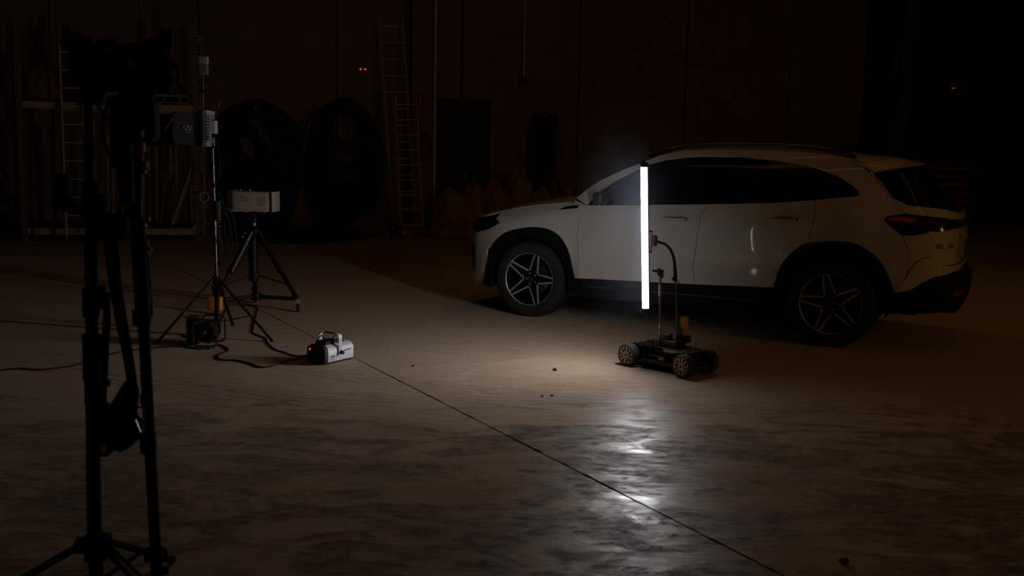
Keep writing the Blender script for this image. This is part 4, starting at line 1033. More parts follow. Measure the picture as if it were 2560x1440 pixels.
for x in (LW/2-.14,LW/2+.22):
    for y in (ymid-.10,ymid+.08): MB().cyl((x,y,.05),(x,y,.17),.006,n=8).build('standoff',blk,rc,local=True)
rb('deck_extension',(.06,ymid-.01,.150),(.20,.13,.007))
for i in range(7): MB().cyl((.02+.07*i,ymid-.10+.02*(i%3),.176 if i>1 else .153),(.02+.07*i,ymid-.10+.02*(i%3),.198 if i>1 else .17),.007,n=8).build('knob',blk,rc,local=True)
for x,h in ((LW-.02,.24),(LW+.06,.20)):
    MB().cyl((x,ymid+.02,.10),(x,ymid+.02,.10+h*.55),.0025,n=6).build('antenna',blk,rc,local=True)
rb('mast_base',(LW/2+.05,ymid-.02,.20),(.16,.12,.05),blk,.01); rb('cable_guide',(LW/2+.03,ymid-.05,.245),(.07,.05,.05),blk,.012)
inv=Matrix.Translation(RCO)@Matrix.Rotation(rang,4,'Z'); toL=inv.inverted()
YR=7.02
# masts: straight rod, gooseneck rod
def RW(px,py,Y=YR): return at(px,py,Y)
a=RW(1650,862); b=RW(1650,690)
MB().cyl(a,b,.0075,n=12).build('rod_mast',mat('rod_grey',(.22,.22,.23),.35,.7),rc)
MB().cyl(RW(1650,740),RW(1650,712),.011,n=12).build('rod_collar',silver,rc); MB().cyl(RW(1650,835),RW(1650,808),.011,n=12).build('rod_clamp',silver,rc); MB().box(RW(1646,824),(.02,.02,.014),bev=.003).build('clamp_lever',silver,rc)
m=MB(); m.box(RW(1651,682),(.045,.035,.045),bev=.010); m.cyl(RW(1655,695),RW(1645,672),.014,n=10); m.cyl(RW(1650,680),RW(1631,676),.008,n=10); m.build('clamp_head',blk,rc)
gp=[RW(1692,868),RW(1690,780),RW(1688,700),RW(1686,655),RW(1678,628),RW(1665,612),RW(1649,606),RW(1641,604)]
MB().cyl(RW(1693,872),RW(1690,700),.006,n=10).build('stand_mast',mat('rod_grey',(0,0,0)),rc)
MB().tube(spline(gp[2:],6),.0105,10).build('gooseneck',blk,rc)
m=MB(); m.cyl(RW(1689,705),RW(1687.5,672),.013,n=10); m.ball(RW(1685,697),.017,10); m.build('gooseneck_joint',blk,rc)
MB().tube(spline([RW(1697,700),RW(1700,740),RW(1696,790),RW(1700,850)],6),.003,6).build('power_lead',blk,rc)
ob=RW(1709,838); 
t=thing('battery_pack','orange battery pack standing upright on the buggy\'s rear deck','battery',(ob.x,ob.y,ob.z),rang)
hh=RW(1709,792).z-ob.z
MB().box((0,0,hh/2),(.052,.045,hh),bev=.008).build('case',orange,t,local=True); MB().box((0,0,hh-.004),(.036,.030,.012),bev=.003).build('top_cover',mat('yellow_plastic',(.75,.45,.05),.5),t,local=True); MB().box((-.0265,0,hh*.45),(.003,.030,hh*.5)).build('label_plate',mat('amber_label',(.55,.22,.02),.6),t,local=True,smooth=False)
rb2=MB().box(toL@(ob-V(0,0,.025)),(.09,.07,.05),bev=.008).build('battery_mount',blk,rc,local=True)
MB().bar(toL@(ob-V(0,0,.045)),V(LW/2+.14,ymid,.178),.03).build('mount_post',blk,rc,local=True)
# LED tube
TY_=7.04; ta,tb=at(1611.5,418,TY_),at(1615.5,770,TY_); tdir=(tb-ta).normalized()
tube=thing('light_tube','glowing white LED light tube held upright by the buggy masts','light tube',tb)
F=V(-1,-.12,0).normalized(); G=tdir.cross(F).normalized(); TR=.0275
em=bpy.data.materials.new('tube_glow'); em.use_nodes=True; nt=em.node_tree; nt.nodes.remove(nt.nodes['Principled BSDF'])
e=nt.nodes.new('ShaderNodeEmission'); e.inputs['Color'].default_value=(.96,.965,1,1); e.inputs['Strength'].default_value=TUBE_STRENGTH; nt.links.new(e.outputs[0],nt.nodes['Material Output'].inputs['Surface'])
# the LED strip lies behind the front of the diffuser, so the glow weakens round towards the housing
ge=nt.nodes.new('ShaderNodeNewGeometry'); dp=nt.nodes.new('ShaderNodeVectorMath'); dp.operation='DOT_PRODUCT'; dp.inputs[1].default_value=F; nt.links.new(ge.outputs['True Normal'],dp.inputs[0])
mx=nt.nodes.new('ShaderNodeMath'); mx.operation='MAXIMUM'; nt.links.new(dp.outputs['Value'],mx.inputs[0]); mx.inputs[1].default_value=0
ma=nt.nodes.new('ShaderNodeMath'); ma.operation='MULTIPLY_ADD'; nt.links.new(mx.outputs[0],ma.inputs[0]); ma.inputs[1].default_value=TUBE_STRENGTH*.96; ma.inputs[2].default_value=TUBE_STRENGTH*.03; nt.links.new(ma.outputs[0],e.inputs['Strength'])
m=MB(); n=20; vs=[]
for p in (ta,tb):
    for i in range(n+1):
        a=math.radians(-122+190*i/n); vs.append(p+F*TR*math.cos(a)+G*TR*math.sin(a))
m.add(vs,[(i,i+1,n+2+i,n+1+i) for i in range(n)]); dif=m.build('diffuser',em,tube,label='glowing white diffuser')
# normals outwards
cen=sum((v.co for v in dif.data.vertices),Vector())/len(dif.data.vertices)
if sum(f_.normal.dot(F) for f_ in dif.data.polygons)<0: dif.data.flip_normals()
m=MB(); vs=[]
for p in (ta-tdir*.002,tb+tdir*.002):
    for i in range(n+1):
        a=math.radians(68+170*i/n); vs.append(p+F*TR*math.cos(a)*1.0+G*TR*math.sin(a))
    for i in range(n,-1,-1):
        a=math.radians(68+170*i/n); vs.append(p+F*(TR-.006)*math.cos(a)+G*(TR-.006)*math.sin(a))
N=2*(n+1); m.add(vs,[(i,(i+1)%N,N+(i+1)%N,N+i) for i in range(N)]+[tuple(range(N-1,-1,-1)),tuple(range(N,2*N))]); m.build('housing',mat('tube_housing',(.16,.14,.15),.5,.4),tube)
up_=-tdir
for p,s in ((ta,-1),(tb,1)):
    MB().cyl(p+tdir*s*.003,p+tdir*s*.034,TR*1.02,n=20).build('end_cap',blkp,tube)
MB().tube(spline([tb+tdir*.034,tb+tdir*.06+V(.0,.0,0),tb+tdir*.075+V(.01,.0,0)],4),.005,6).build('cable_socket',blkp,tube)
MB().box(ta-tdir*.042+V(-.01,0,0),(.03,.03,.02),bev=.004).build('hanging_loop',blkp,tube)
c=at(1622.5,602,TY_); side=V(1,0,0)
k=MB(); k.box(at(1628.5,602,TY_),(.012,.03,.150),bev=.003); k.build('mounting_clip',mat('clip_silver',(.55,.50,.55),.35,.6),tube)
for py in (578,629): MB().lathe([(TR+.001,-.006),(TR+.004,-.006),(TR+.004,.006),(TR+.001,.006)],at(1613.6,py,TY_)-F*0,-tdir,20,a0=0,a1=2*PI).build('clip_ring',blkp,tube) if False else MB().box(at(1626,py,TY_),(.02,.03,.012),bev=.003).build('clip_jaw',blkp,tube)
m=MB(); m.box(at(1637,602,TY_),(.032,.045,.075),bev=.006); m.cyl(at(1637,592,TY_-.03),at(1637,592,TY_+.03),.012,n=10); m.build('bracket_block',mat('bracket_grey',(.10,.10,.115),.45,.3),rc)
# ---------------------------------------------------------------- fog machine
fo=V(-1.298,6.932,0); fx=V(.149,.224,0).normalized(); fang=math.atan2(fx.y,fx.x)
fog=thing('fog_machine','small silver fog machine with black end panel and a U handle on the floor','fog machine',fo,fang)
FL,FW,FH,FZ=.262,.175,.118,.016
# local: x along the silver side (away), y to the left
prof=[(0,FZ),(0,FZ+FH*.72),(.012,FZ+FH*.88),(.035,FZ+FH),(FW-.035,FZ+FH),(FW-.012,FZ+FH*.88),(FW,FZ+FH*.72),(FW,FZ)]
m=MB(); n=len(prof); xs=(0.0,FL)
vs=[V(x,y,z) for x in xs for y,z in prof]; m.add(vs,[(i,(i+1)%n,n+(i+1)%n,n+i) for i in range(n)]+[tuple(range(n-1,-1,-1)),tuple(range(n,2*n))])
shellm=mat('fog_silver',(.86,.85,.92),.45,.15,.03); m.build('shell',shellm,fog,local=True,sharp=40)
m=MB(); s_=1.03
vs=[V(x,(y-FW/2)*s_+FW/2,(z-.06)*s_+.06) for x in (-.030,.001) for y,z in prof]; m.add(vs,[(i,(i+1)%n,n+(i+1)%n,n+i) for i in range(n)]+[tuple(range(n-1,-1,-1)),tuple(range(n,2*n))])
bp_=m.build('rear_panel',blkp,fog,local=True)
MB().box((-.033,FW*.80,FZ+FH*.74),(.008,.020,.016),bev=.002).build('switch',blkp,fog,local=True)
MB().ball((-.037,FW*.80,FZ+FH*.74),.0065,8).build('power_lamp',mat('red_lamp',(.5,.02,.02),.3,emit=(1,.04,.05),es=3),fog,local=True)
MB().cyl((-.03,FW*.3,FZ+FH*.35),(-.042,FW*.3,FZ+FH*.35),.016,n=14).build('tank_cap',rubber,fog,local=True)
MB().box((-.034,FW*.5,FZ+FH*.3),(.006,.05,.035)).build('power_inlet',blkp,fog,local=True)
MB().cyl((FL,FW/2,FZ+FH*.4),(FL+.02,FW/2,FZ+FH*.4),.012,n=12).build('nozzle',mat('brass',(.5,.38,.15),.3,1),fog,local=True)
MB().box((FL/2-.01,FW/2,FZ-.002),(FL+.03,FW*.96,.010)).build('base_plate',blkp,fog,local=True,smooth=False)
for x in (.0,FL-.03):
    for y in (.018,FW-.018): MB().cyl((x+.01,y,0),(x+.01,y,FZ-.006),.009,n=10).build('foot',rubber,fog,local=True)
m=MB(); y0,y1=-.010,FW+.010; hz=.205; hx=.115
path=[(y0,.072),(y0,hz-.02),(y0+.006,hz-.006),(y0+.02,hz),(y1-.02,hz),(y1-.006,hz-.006),(y1,hz-.02),(y1,.072)]
for i in range(len(path)-1):
    a=V(hx,path[i][0],path[i][1]); b=V(hx,path[i+1][0],path[i+1][1]); m.bar(a,b+(b-a).normalized()*.001,.034,.004,up=(1,0,0)) if False else m.box((a+b)/2,(.034,.004,(b-a).length+.003),(V(1,0,0),V(1,0,0).cross((b-a).normalized()),(b-a).normalized()))
m.build('handle',shellm,fog,local=True,sharp=60)
# dark grip on the crossbar (wrapped), knobs, top pack, cable
MB().box((hx,FW/2,hz+.001),(.030,FW*.62,.008),bev=.003).build('handle_grip',rubber,fog,local=True)
for s,y in ((-1,y0-.004),(1,y1+.004)): MB().cyl((hx+.004,y,.074),(hx+.004,y+s*.022,.074),.015,.013,n=12).build('knob',blkp,fog,local=True)
MB().box((.08,FW/2,FZ+FH+.012),(.14,.10,.024),bev=.006).build('remote_box',blkp,fog,local=True)
MB().tube(spline([V(.02,.12,.15),V(.03,.11,.185),V(.05,.10,.19),V(.06,.09,.15)],6),.004,6).build('cable_loop',rubber,fog,local=True)
MB().tube(spline([V(.08,.05,.15),V(.10,.04,.185),V(.15,.045,.19),V(.19,.05,.15)],6),.0045,6).build('cable_loop',rubber,fog,local=True)
MB().box((.17,FW/2,FZ+FH+.004),(.10,.07,.010),bev=.003).build('top_hatch',blkp,fog,local=True)
dk_=mat('print_grey',(.12,.12,.14),.6)
m=MB()
for x0,w_,z,h_ in ((.172,.06,.083,.006),(.175,.05,.0845,.010)): pass
for i in range(9): m.box((.163+i*.0085,-.0005,.078+.0008*i),(.0055,.001,.009 if i%3 else .013))
m.build('side_lettering',dk_,fog,local=True,smooth=False)
m=MB(); m.box((.045,-.0005,.052),(.048,.001,.016)); 
for i in range(3): m.box((.045,-.0005,.036-.006*i),(.06-.01*i,.001,.0025))
m.box((.045,-.0005,.104),(.055,.001,.0028)); m.build('rating_label',mat('label_grey',(.30,.30,.34),.6),fog,local=True,smooth=False)
# ---------------------------------------------------------------- light stand with monitor
lc=V(-2.36,7.93,0); LY=lc.y
ls=thing('monitor_stand','black light stand with spread tripod legs, carrying a monitor and transmitter','stand',lc)
def LP(px,py,Y=LY): return at(px,py,Y)
MB().cyl(LP(543,835),LP(541,690),.019,n=14).build('lower_column',blk,ls)
MB().cyl(LP(541,690),LP(531,362),.013,n=14).build('upper_column',mat('stand_bright',(.22,.22,.23),.3,.8),ls)
MB().cyl(LP(541,712),LP(541,690),.030,n=14).build('leg_collar',blk,ls)
MB().cyl(LP(543,812),LP(543,795),.026,n=14).build('brace_collar',blk,ls)
for i,(fp_) in enumerate((gnd(395,857),gnd(680,855),V(-2.40,8.44,0))):
    h0=LP(541,697); d=(fp_-V(lc.x,lc.y,0)).normalized(); s0=V(h0.x,h0.y,h0.z)+d*.03; f=V(fp_.x,fp_.y,.012)
    leg=MB().bar(s0,f,.024,.016,bev=.004).build('leg',blk,ls)
    MB().ball(f,.016,8,(1,1,.8)).build('rubber_foot',rubber,leg)
    b0=V(lc.x,lc.y,LP(543,803).z)+d*.02; MB().bar(b0,s0.lerp(f,.60),.014,.008).build('brace',blk,ls)
for py,px in ((525,533),(600,537)): MB().cyl(LP(px,py+8),LP(px,py-8),.018,n=12).build('clamp_collar',blk,ls)
MB().box(LP(549,660),(.02,.02,.02)).build('wing_nut',blk,ls)
MB().lathe([(.006,0),(.014,0),(.014,.006),(.006,.006)],LP(522,660),(0.3,-1,.1),14).build('brass_ring',mat('brass',(0,0,0)),ls)
# offset upper rod
MB().cyl(LP(506,275),LP(507,186),.008,n=10).build('extension_rod',mat('stand_bright',(0,0,0)),ls); MB().box(LP(503,228),(.05,.03,.022),bev=.005).build('rod_joint',blk,ls)
MB().bar(LP(531,372),LP(506,280),.03,.03).build('cross_arm',blk,ls)
# transmitter on top
tp=LP(509,186); t=thing('transmitter_box','small grey transmitter box on top of the monitor stand','transmitter',tp)
w_=(LP(521,160)-LP(498,160)).length; h1=LP(509,141).z; 
MB().box(V(tp.x,tp.y,(tp.z+h1)/2-.015*2),(w_,.035,(h1-tp.z)-.055),bev=.004).build('body',mat('tx_grey',(.20,.21,.24),.5),t)
MB().box(V(tp.x+.002,tp.y,h1-.030),(w_,.036,.055),bev=.004).build('top_cover',mat('tx_light',(.42,.43,.48),.5),t)
for px,py in ((524,168),(527,174)): MB().cyl(LP(521,py),LP(px+2,py),.006,n=8).build('connector',mat('gold_plug',(.6,.52,.35),.3,.9),t)
t=thing('signal_cable','thin black cable looping from the transmitter down to the monitor','cable',LP(528,176))
MB().tube(spline([LP(528,176),LP(545,180),LP(556,195),LP(556,225),LP(551,250),LP(546,265),LP(540,285),LP(537,303)],6),.0045,6).build('cable',rubber,t)
MB().cyl(LP(549,255),LP(546,266),.007,n=8).build('strain_relief',mat('sleeve_red',(.22,.07,.06),.5),t)
# monitor in its hood
mo=LP(480,366); t=thing('field_monitor','black monitor with fabric sun hood bearing a white knot logo, on the light stand','monitor',mo)
def LB(x0,y0,x1,y1,Y,dpt): a=at(x0,y1,Y); b=at(x1,y0,Y); return ((a+b)/2,(abs(b.x-a.x),dpt,abs(b.z-a.z)))
c,s=LB(436,282,510,363,LY-.05,.20); MB().box(c,s,(V(1,0,0),V(0,1,0),V(0,0,1))).build('hood_core',fabric,t,smooth=False) if False else None
# hood side with rounded left corners
a=at(433,363,LY-.12); b=at(511,281,LY-.12); W_,H_=b.x-a.x,b.z-a.z; rc_=.06; pts=[(W_,0),(W_,H_)]+[(rc_*1.1-rc_*1.1*math.sin(k*PI/12),H_-rc_*.6+rc_*.6*math.cos(k*PI/12)) for k in range(7)]+[(rc_-rc_*math.cos(k*PI/12),rc_-rc_*math.sin(k*PI/12)) for k in range(7)]
n=len(pts); m=MB(); m.add([V(a.x+x,a.y,a.z+z) for x,z in pts]+[V(a.x+x,a.y+.24,a.z+z) for x,z in pts],[tuple(range(n)),tuple(range(2*n-1,n-1,-1))]+[(i,i+n,(i+1)%n+n,(i+1)%n) for i in range(n)])
m.build('sun_hood',greyfab,t,sharp=40,label='dark grey fabric hood side')
# hood tapering to the left (black flap) 
c0_,s0_=LB(360,296,436,368,LY-.02,.2); m=MB(); aa=at(433,360,LY-.11); bb=at(433,284,LY-.11); a2=at(362,366,LY-.02); b2=at(366,300,LY-.02)
m.add([aa,bb,b2,a2,aa+V(0,.2,0),bb+V(0,.2,0),b2+V(0,.12,0),a2+V(0,.12,0)],[(0,1,2,3),(7,6,5,4),(0,4,5,1),(1,5,6,2),(2,6,7,3),(3,7,4,0)]); m.build('hood_flap',fabric,t,smooth=False)
MB().bar(at(412,324,LY-.115),at(432,296,LY-.122),.008,.004).build('piping',mat('pink_piping',(.45,.16,.17),.5),t)
c,s=LB(510,278,518,366,LY,.26); MB().box(c,s,bev=.006).build('monitor_body',blkp,t)
c,s=LB(515,279,527,363,LY-.03,.20); MB().box(c,s,bev=.004).build('back_frame',mat('frame_grey',(.30,.30,.35),.45,.2),t)
for y0,y1 in ((277,285),(357,366)): c,s=LB(514.5,y0,527.5,y1,LY-.03,.205); MB().box(c,s,bev=.003).build('corner_bumper',mat('bumper_grey',(.42,.42,.47),.5),t)
m=MB()
for i in range(9): c,s=LB(519,289+i*7.2,523,292.5+i*7.2,LY-.132,.003); m.box(c,s)
m.build('button_row',blkp,t,smooth=False)
c,s=LB(528,302,541,334,LY-.02,.08); MB().box(c,s,bev=.006).build('battery_plate',mat('plate_grey',(.50,.50,.56),.5),t); c,s=LB(529,334,538,345,LY,.04); MB().box(c,s,bev=.004).build('mount_shoe',blk,t)
lg=at(469,321,LY-.1215); R_=.0215; m=MB()
m.tube([V(lg.x+R_*1.02*(math.sin(u)+2*math.sin(2*u))*.5*1.05,lg.y-.0015,lg.z-R_*.1+R_*(math.cos(u)-2*math.cos(2*u))*.5*1.05) for u in [k*2*PI/72 for k in range(72)]],.0020,5,closed=True)
def tri(r,th): m.tube([V(lg.x+r*math.sin(q),lg.y-.0015,lg.z+r*math.cos(q)) for q in [0+th,2*PI/3+th,4*PI/3+th]],.0012,4,closed=True)
m.ball(V(lg.x,lg.y-.002,lg.z-.001),.003,6); 
lgm=mat('logo_white',(.85,.83,.80),.5); 
lgo=m.build('hood_logo',lgm,t,label='white three-lobed knot logo')
# round microphone-like lamp on an arm
sp_=LP(512,493); t=thing('round_clamp_light','small round black fitting with a metal ring, clamped left of the stand column','fitting',sp_)
ax_=V(.15,-1,.05).normalized(); MB().lathe([(0,-.03),(.030,-.03),(.034,-.01),(.036,.02),(.031,.024),(.030,.012),(0,.012)],sp_,ax_,24).build('body',blkp,t)
MB().lathe([(.031,.020),(.037,.020),(.037,.026),(.031,.026)],sp_,ax_,24).build('ring',silver,t)
m=MB()
for i in range(-2,3):
    for j in range(-2,3):
        if i*i+j*j<6: m.ball(sp_+ax_*.014+V(1,.15,0)*i*.010+V(0,0,1)*j*.010,.0028,6)
m.build('front_pins',steel,t)
MB().bar(LP(515,483),LP(531,490),.012).build('arm',blk,t); MB().bar(LP(490,482),LP(505,476),.016,.012).build('lever',blk,t)
p=LP(545,522); t=thing('receiver_box','small dark box with plugs on the right of the stand column','receiver',p)
c,s=LB(541,503,550,551,LY-.01,.03); MB().box(c,s,bev=.004).build('body',mat('rx_grey',(.10,.10,.12),.5),t); c,s=LB(538,512,542,516,LY,.02); MB().box(c,s).build('clip',blk,t,smooth=False); 
for py in (556,566): MB().cyl(LP(536,py),LP(552,py),.004,n=6).build('plug',steel,t)
t=thing('stand_cables','black cables hanging in loops to the right of the stand column','cable',LP(560,600))
for k,(x,y) in enumerate(((556,500),(566,530),(574,560),(582,540))):
    MB().tube(spline([LP(545,480+12*k,LY+.02),LP(x,y,LY+.05),LP(x+8,y+90,LY+.06),LP(575-3*k,640,LY+.05),LP(556,625,LY+.03),LP(541,590-20*k,LY+.02)],6),.005,6).build('cable',rubber,t)
MB().tube(spline([LP(534,470,LY-.02),LP(548,440,LY),LP(550,400,LY),LP(540,350,LY-.02)],6),.004,6).build('cable',rubber,t)
# orange pack hung low behind the column
p=at(537,776,8.06); t=thing('battery_pack','orange battery box hung low behind the stand column','battery',p)
w_=(at(553,760,8.1)-at(520,760,8.1)).length; h_=at(537,742,8.1).z-at(537,775,8.1).z
MB().box(p+V(0,.02,h_/2),(w_,.07,h_),bev=.010).build('case',orange,t); MB().box(p+V(0,.02,h_*.93),(w_*.7,.05,.012),bev=.003).build('terminal_cover',mat('amber_label',(0,0,0)),t)
MB().bar(p+V(0,0,h_),p+V(-.0,-.05,h_+.10),.02,.004).build('hanging_strap',fabric,t)
# cable reel
ro=gnd(505,866); ro=V(-2.385,7.52,0); t=thing('cable_reel','black cable reel with a rounded tube frame at the foot of the light stand','cable reel',ro)
def RLp(px,py,Y=7.52): return at(px,py,Y)
fr_=[]; 
x0,x1=RLp(488,830).x,RLp(546,830).x; z0,z1=.010,RLp(500,797).z
def rrect(Y,r=.035):
    o=[]
    for cx,cz,a0 in ((x1-r,z1-r,0),(x0+r,z1-r,PI/2),(x0+r,z0+r,PI),(x1-r,z0+r,1.5*PI)):
        for k in range(5): a=a0+k*PI/8; o.append(V(cx+r*math.cos(a),Y,cz+r*math.sin(a)))
    return o
for Y in (7.47,7.70): MB().tube(rrect(Y),.0075,8,closed=True).build('frame',mat('frame_chrome',(.14,.14,.15),.25,.8),t)
for z in (z0+.03,z1-.03): MB().cyl((x0,7.47,z),(x0,7.70,z),.006,n=8).build('frame_link',blk,t)
dc=V((x0+x1)/2-.01,7.50,(z0+z1)/2)
MB().lathe([(0,0),(.075,0),(.078,.008),(.030,.012),(.030,.150),(.078,.155),(.078,.165),(0,.165)],dc,(0,1,0),28).build('drum',blkp,t)
m=MB()
for k in range(9): m.tube([dc+V(.055*math.cos(a)+.004*math.sin(5*a+k),.02+.014*k,.055*math.sin(a)) for a in [q*PI/12 for q in range(24)]],.0085,6,closed=True)
m.build('wound_cable',rubber,t); MB().cyl(dc+V(0,-.02,0),dc+V(0,.0,0),.014,n=12).build('hub',steel,t)
c0=RLp(463,860,7.50); c1=RLp(489,800,7.50); MB().box(V((c0.x+c1.x)/2,7.60,(.006+c1.z)/2),(c1.x-c0.x-.006,.17,c1.z-.006),bev=.008).build('socket_box',blkp,t); MB().box(V((c0.x+c1.x)/2,7.60,c1.z+.008),(c1.x-c0.x+.02,.12,.012),bev=.003).build('box_lid',mat('lid_grey',(.12,.12,.13),.4,.4),t)
# ---------------------------------------------------------------- dolly tripod with the beige device
tc=V(-2.434,9.358,0); ft=[gnd(745,780),gnd(637,757),V(-2.735,9.046,0)]
dl=thing('wheeled_tripod','black tripod standing on a three-wheeled dolly, under the beige device','tripod',tc)
apex=at(636,578,tc.y); zdo=.125
MB().cyl(V(tc.x,tc.y,.30),apex,.022,n=14).build('centre_column',blk,dl)
MB().cyl(at(634,702,tc.y),at(633,600,tc.y),.043,n=16).build('column_sleeve',blk,dl)
MB().lathe([(.0,-.02),(.05,-.02),(.055,.02),(.03,.05),(0,.05)],apex,(0,0,1),16).build('leg_crown',blk,dl)
for i,f in enumerate(ft):
    d=(V(f.x,f.y,0)-tc).normalized(); e=V(f.x,f.y,zdo)-d*.03
    arm=MB().bar(V(tc.x,tc.y,zdo)+d*.03,e,.038,.034,bev=.004).build('dolly_arm',blk,dl)
    k0=apex+d*.035; mid_=k0.lerp(e+V(0,0,.03),.62)
    lg1=MB().bar(k0,mid_,.054,.036,bev=.006).build('upper_leg',blk,dl); MB().bar(mid_-(mid_-k0)*.12,e+V(0,0,.035),.040,.03,bev=.005).build('lower_leg',blk,dl)
    sidev=V(-d.y,d.x,0); MB().cyl(k0+sidev*.03,mid_+sidev*.03,.006,n=8).build('leg_rod',steel,dl)
    MB().box(mid_,(.06,.05,.045),bev=.01).build('leg_clamp',blk,dl)
    MB().bar(V(tc.x,tc.y,.33)+d*.02,k0.lerp(e,.78),.014,.01).build('spreader_arm',blk,dl)
    MB().box(e+V(0,0,.02),(.06,.06,.035),bev=.008).build('foot_cup',blk,dl)
    fork=MB().box(V(f.x,f.y,.095),(.035,.035,.045),bev=.006).build('caster_fork',alu if i==0 else blk,dl)
    cw=MB().cyl(V(f.x-.012,f.y-.004,.045),V(f.x+.012,f.y+.004,.045),.044,n=20).build('caster_wheel',rubber,dl); MB().cyl(V(f.x-.016,f.y,.045),V(f.x+.016,f.y,.045),.014,n=10).build('axle',silver,cw)
    if i==0: MB().box(V(f.x+.03,f.y-.01,.10),(.03,.02,.012),bev=.003).build('brake_lever',silver,dl)
MB().lathe([(0,-.03),(.05,-.03),(.055,0),(.05,.03),(0,.03)],V(tc.x,tc.y,zdo),(0,0,1),18).build('dolly_hub',blk,dl)
MB().lathe([(0,-.02),(.035,-.02),(.035,.02),(0,.02)],V(tc.x,tc.y,.33),(0,0,1),14).build('spreader_hub',blk,dl)
hb_=at(635,549,tc.y); MB().cyl(at(636,574,tc.y),hb_,.016,n=12).build('head_neck',silver,dl); MB().ball(hb_,.034,16).build('ball_head',mat('blue_anodised',(.03,.04,.16),.2,.6),dl,label='glossy blue ball head')
MB().ball(hb_+V(-.035,-.02,.012),.008,8).build('pan_knob',mat('brass',(0,0,0)),dl)
zt=at(636,531,tc.y).z; MB().cyl(V(hb_.x,hb_.y,hb_.z+.02),V(hb_.x,hb_.y,zt-.012),.02,n=12).build('head_stem',blk,dl); MB().box(V(hb_.x+.03,hb_.y,zt-.008),(.16,.09,.014),bev=.003).build('camera_plate',blk,dl)
for px,py in ((612,583),(607,592)): MB().ball(at(px,py,tc.y-.05),.010,8).build('tension_knob',steel,dl)
# beige device
ao=at(562,524,9.30); bo=at(686,481,9.30); bw=bo.x-ao.x; z0,z1=zt,bo.z
bd=thing('beige_device','beige rounded box-shaped device with small printed text, on the wheeled tripod','device',((ao.x+bo.x)/2,9.36,z0))
xl,xr=ao.x,bo.x; DY=.26; Y0=9.27
xm=xl+bw*.20
pl=[(xl,Y0+.10),(xl+.01,Y0+.065),(xm-.02,Y0+.012),(xm+.01,Y0+.002),(xr-.045,Y0),(xr-.045,Y0+DY),(xl+.03,Y0+DY),(xl,Y0+DY-.03)]
m=MB(); n=len(pl); zb,zt_=z0+.012,z1
cx_,cy_=sum(p[0] for p in pl)/n,sum(p[1] for p in pl)/n
lv=[(zb,.96),(zb+.008,1),(zt_-.008,1),(zt_,.96)]
vs=[V(cx_+(x-cx_)*k,cy_+(y-cy_)*k,z) for z,k in lv for x,y in pl]
m.add(vs,[tuple(range(n-1,-1,-1)),tuple(range(3*n,4*n))]+[(r*n+i,r*n+(i+1)%n,(r+1)*n+(i+1)%n,(r+1)*n+i) for r in range(3) for i in range(n)]); m.build('case',cream,bd,sharp=28)
MB().box(V(xr-.014,Y0+DY/2,(zb+zt_)/2),(.020,DY*1.02,(zt_-zb)*1.04),bev=.005).build('front_frame',mat('frame_cream',(.60,.55,.46),.5),bd)
MB().box(V(xr-.032,Y0+DY/2,(zb+zt_)/2),(.016,DY*.94,(zt_-zb)*.94)).build('seam',blkp,bd,smooth=False)
m=MB(); m.box(V(xm+.10,Y0+.0,zb+.022),(.34,.004,.004)); m.build('case_seam',mat('seam_brown',(.30,.24,.17),.6),bd,smooth=False)
for x in (xl+bw*.28,xl+bw*.47): MB().cyl(V(x,Y0+.10,zt_),V(x,Y0+.10,zt_+.022),.010,.013,n=10).build('top_knob',silver,bd)
MB().box(V(xl+bw*.15,Y0+.10,zt_+.006),(.06,.04,.012),bev=.004).build('top_latch',cream,bd)
MB().box(V(xm-.0,Y0+.0,zb+.004),(.07,.016,.012),bev=.004).build('lower_latch',cream,bd)
for x in (xl+bw*.42,xr-.09): MB().cyl(V(x,Y0+.03,zb-.010),V(x,Y0+.03,zb+.002),.011,n=10).build('foot',silver,bd)
m=MB(); rr=random.Random(3)
for i in range(6):
    x=xm+.055; 
    while x<xm+.125: 
        w_=rr.uniform(.006,.018); m.box(V(x+w_/2,Y0-.0005,zt_-.035-.0105*i),(w_*.8,.0015,.0045)); x+=w_+.003
m.build('printed_text',mat('print_dark',(.16,.13,.10),.7),bd,smooth=False)
m=MB()
for i in range(7): m.box(V(xr-.075-.012*i,Y0-.0005,(zb+zt_)/2+.005),(.0025,.0015,.085))
m.build('vent_ribs',mat('seam_brown',(0,0,0)),bd,smooth=False)
# ---------------------------------------------------------------- cables on the floor
def fcable(label,pts,r,m=rubber,z=None):
    g=[gnd(*p) for p in pts]; g=[V(q.x,q.y,r*1.02) for q in g]; t=thing('power_cable',label,'cable',V(g[0].x,g[0].y,0))
    sp=spline(g,7)
    sp=[V(q.x+.006*noise.noise(q*9),q.y+.008*noise.noise(q*7+V(3,0,0)),q.z) for q in sp]
    MB().tube(sp,r,8).build('cable',m,t); MB().cyl(g[-1],g[-1]+(g[-1]-g[-2]).normalized()*.05,r*2,n=8).build('plug',blkp,t)
fcable('long black cable running from the left edge past the stands to the reel',[(-60,936),(40,924),(110,926),(200,912),(290,884),(380,872),(450,868),(500,874),(520,872)],.0062)
fcable('kinked black cable on the floor from the reel to the fog machine\'s shadow',[(522,874),(545,864),(560,868),(572,876),(562,882),(547,888),(544,897),(560,902),(592,903),(625,910),(648,919),(680,917),(720,905),(764,893)],.0062)
fcable('thin black cable from the tripod feet to the fog machine',[(600,764),(640,768),(643,780),(636,805),(632,830),(640,838),(662,846),(672,862),(690,876),(715,884),(740,892),(764,891)],.0052)
fcable('short black cable curling over the reel to the light stand',[(455,838),(480,850),(510,852),(525,858),(540,846)],.005)
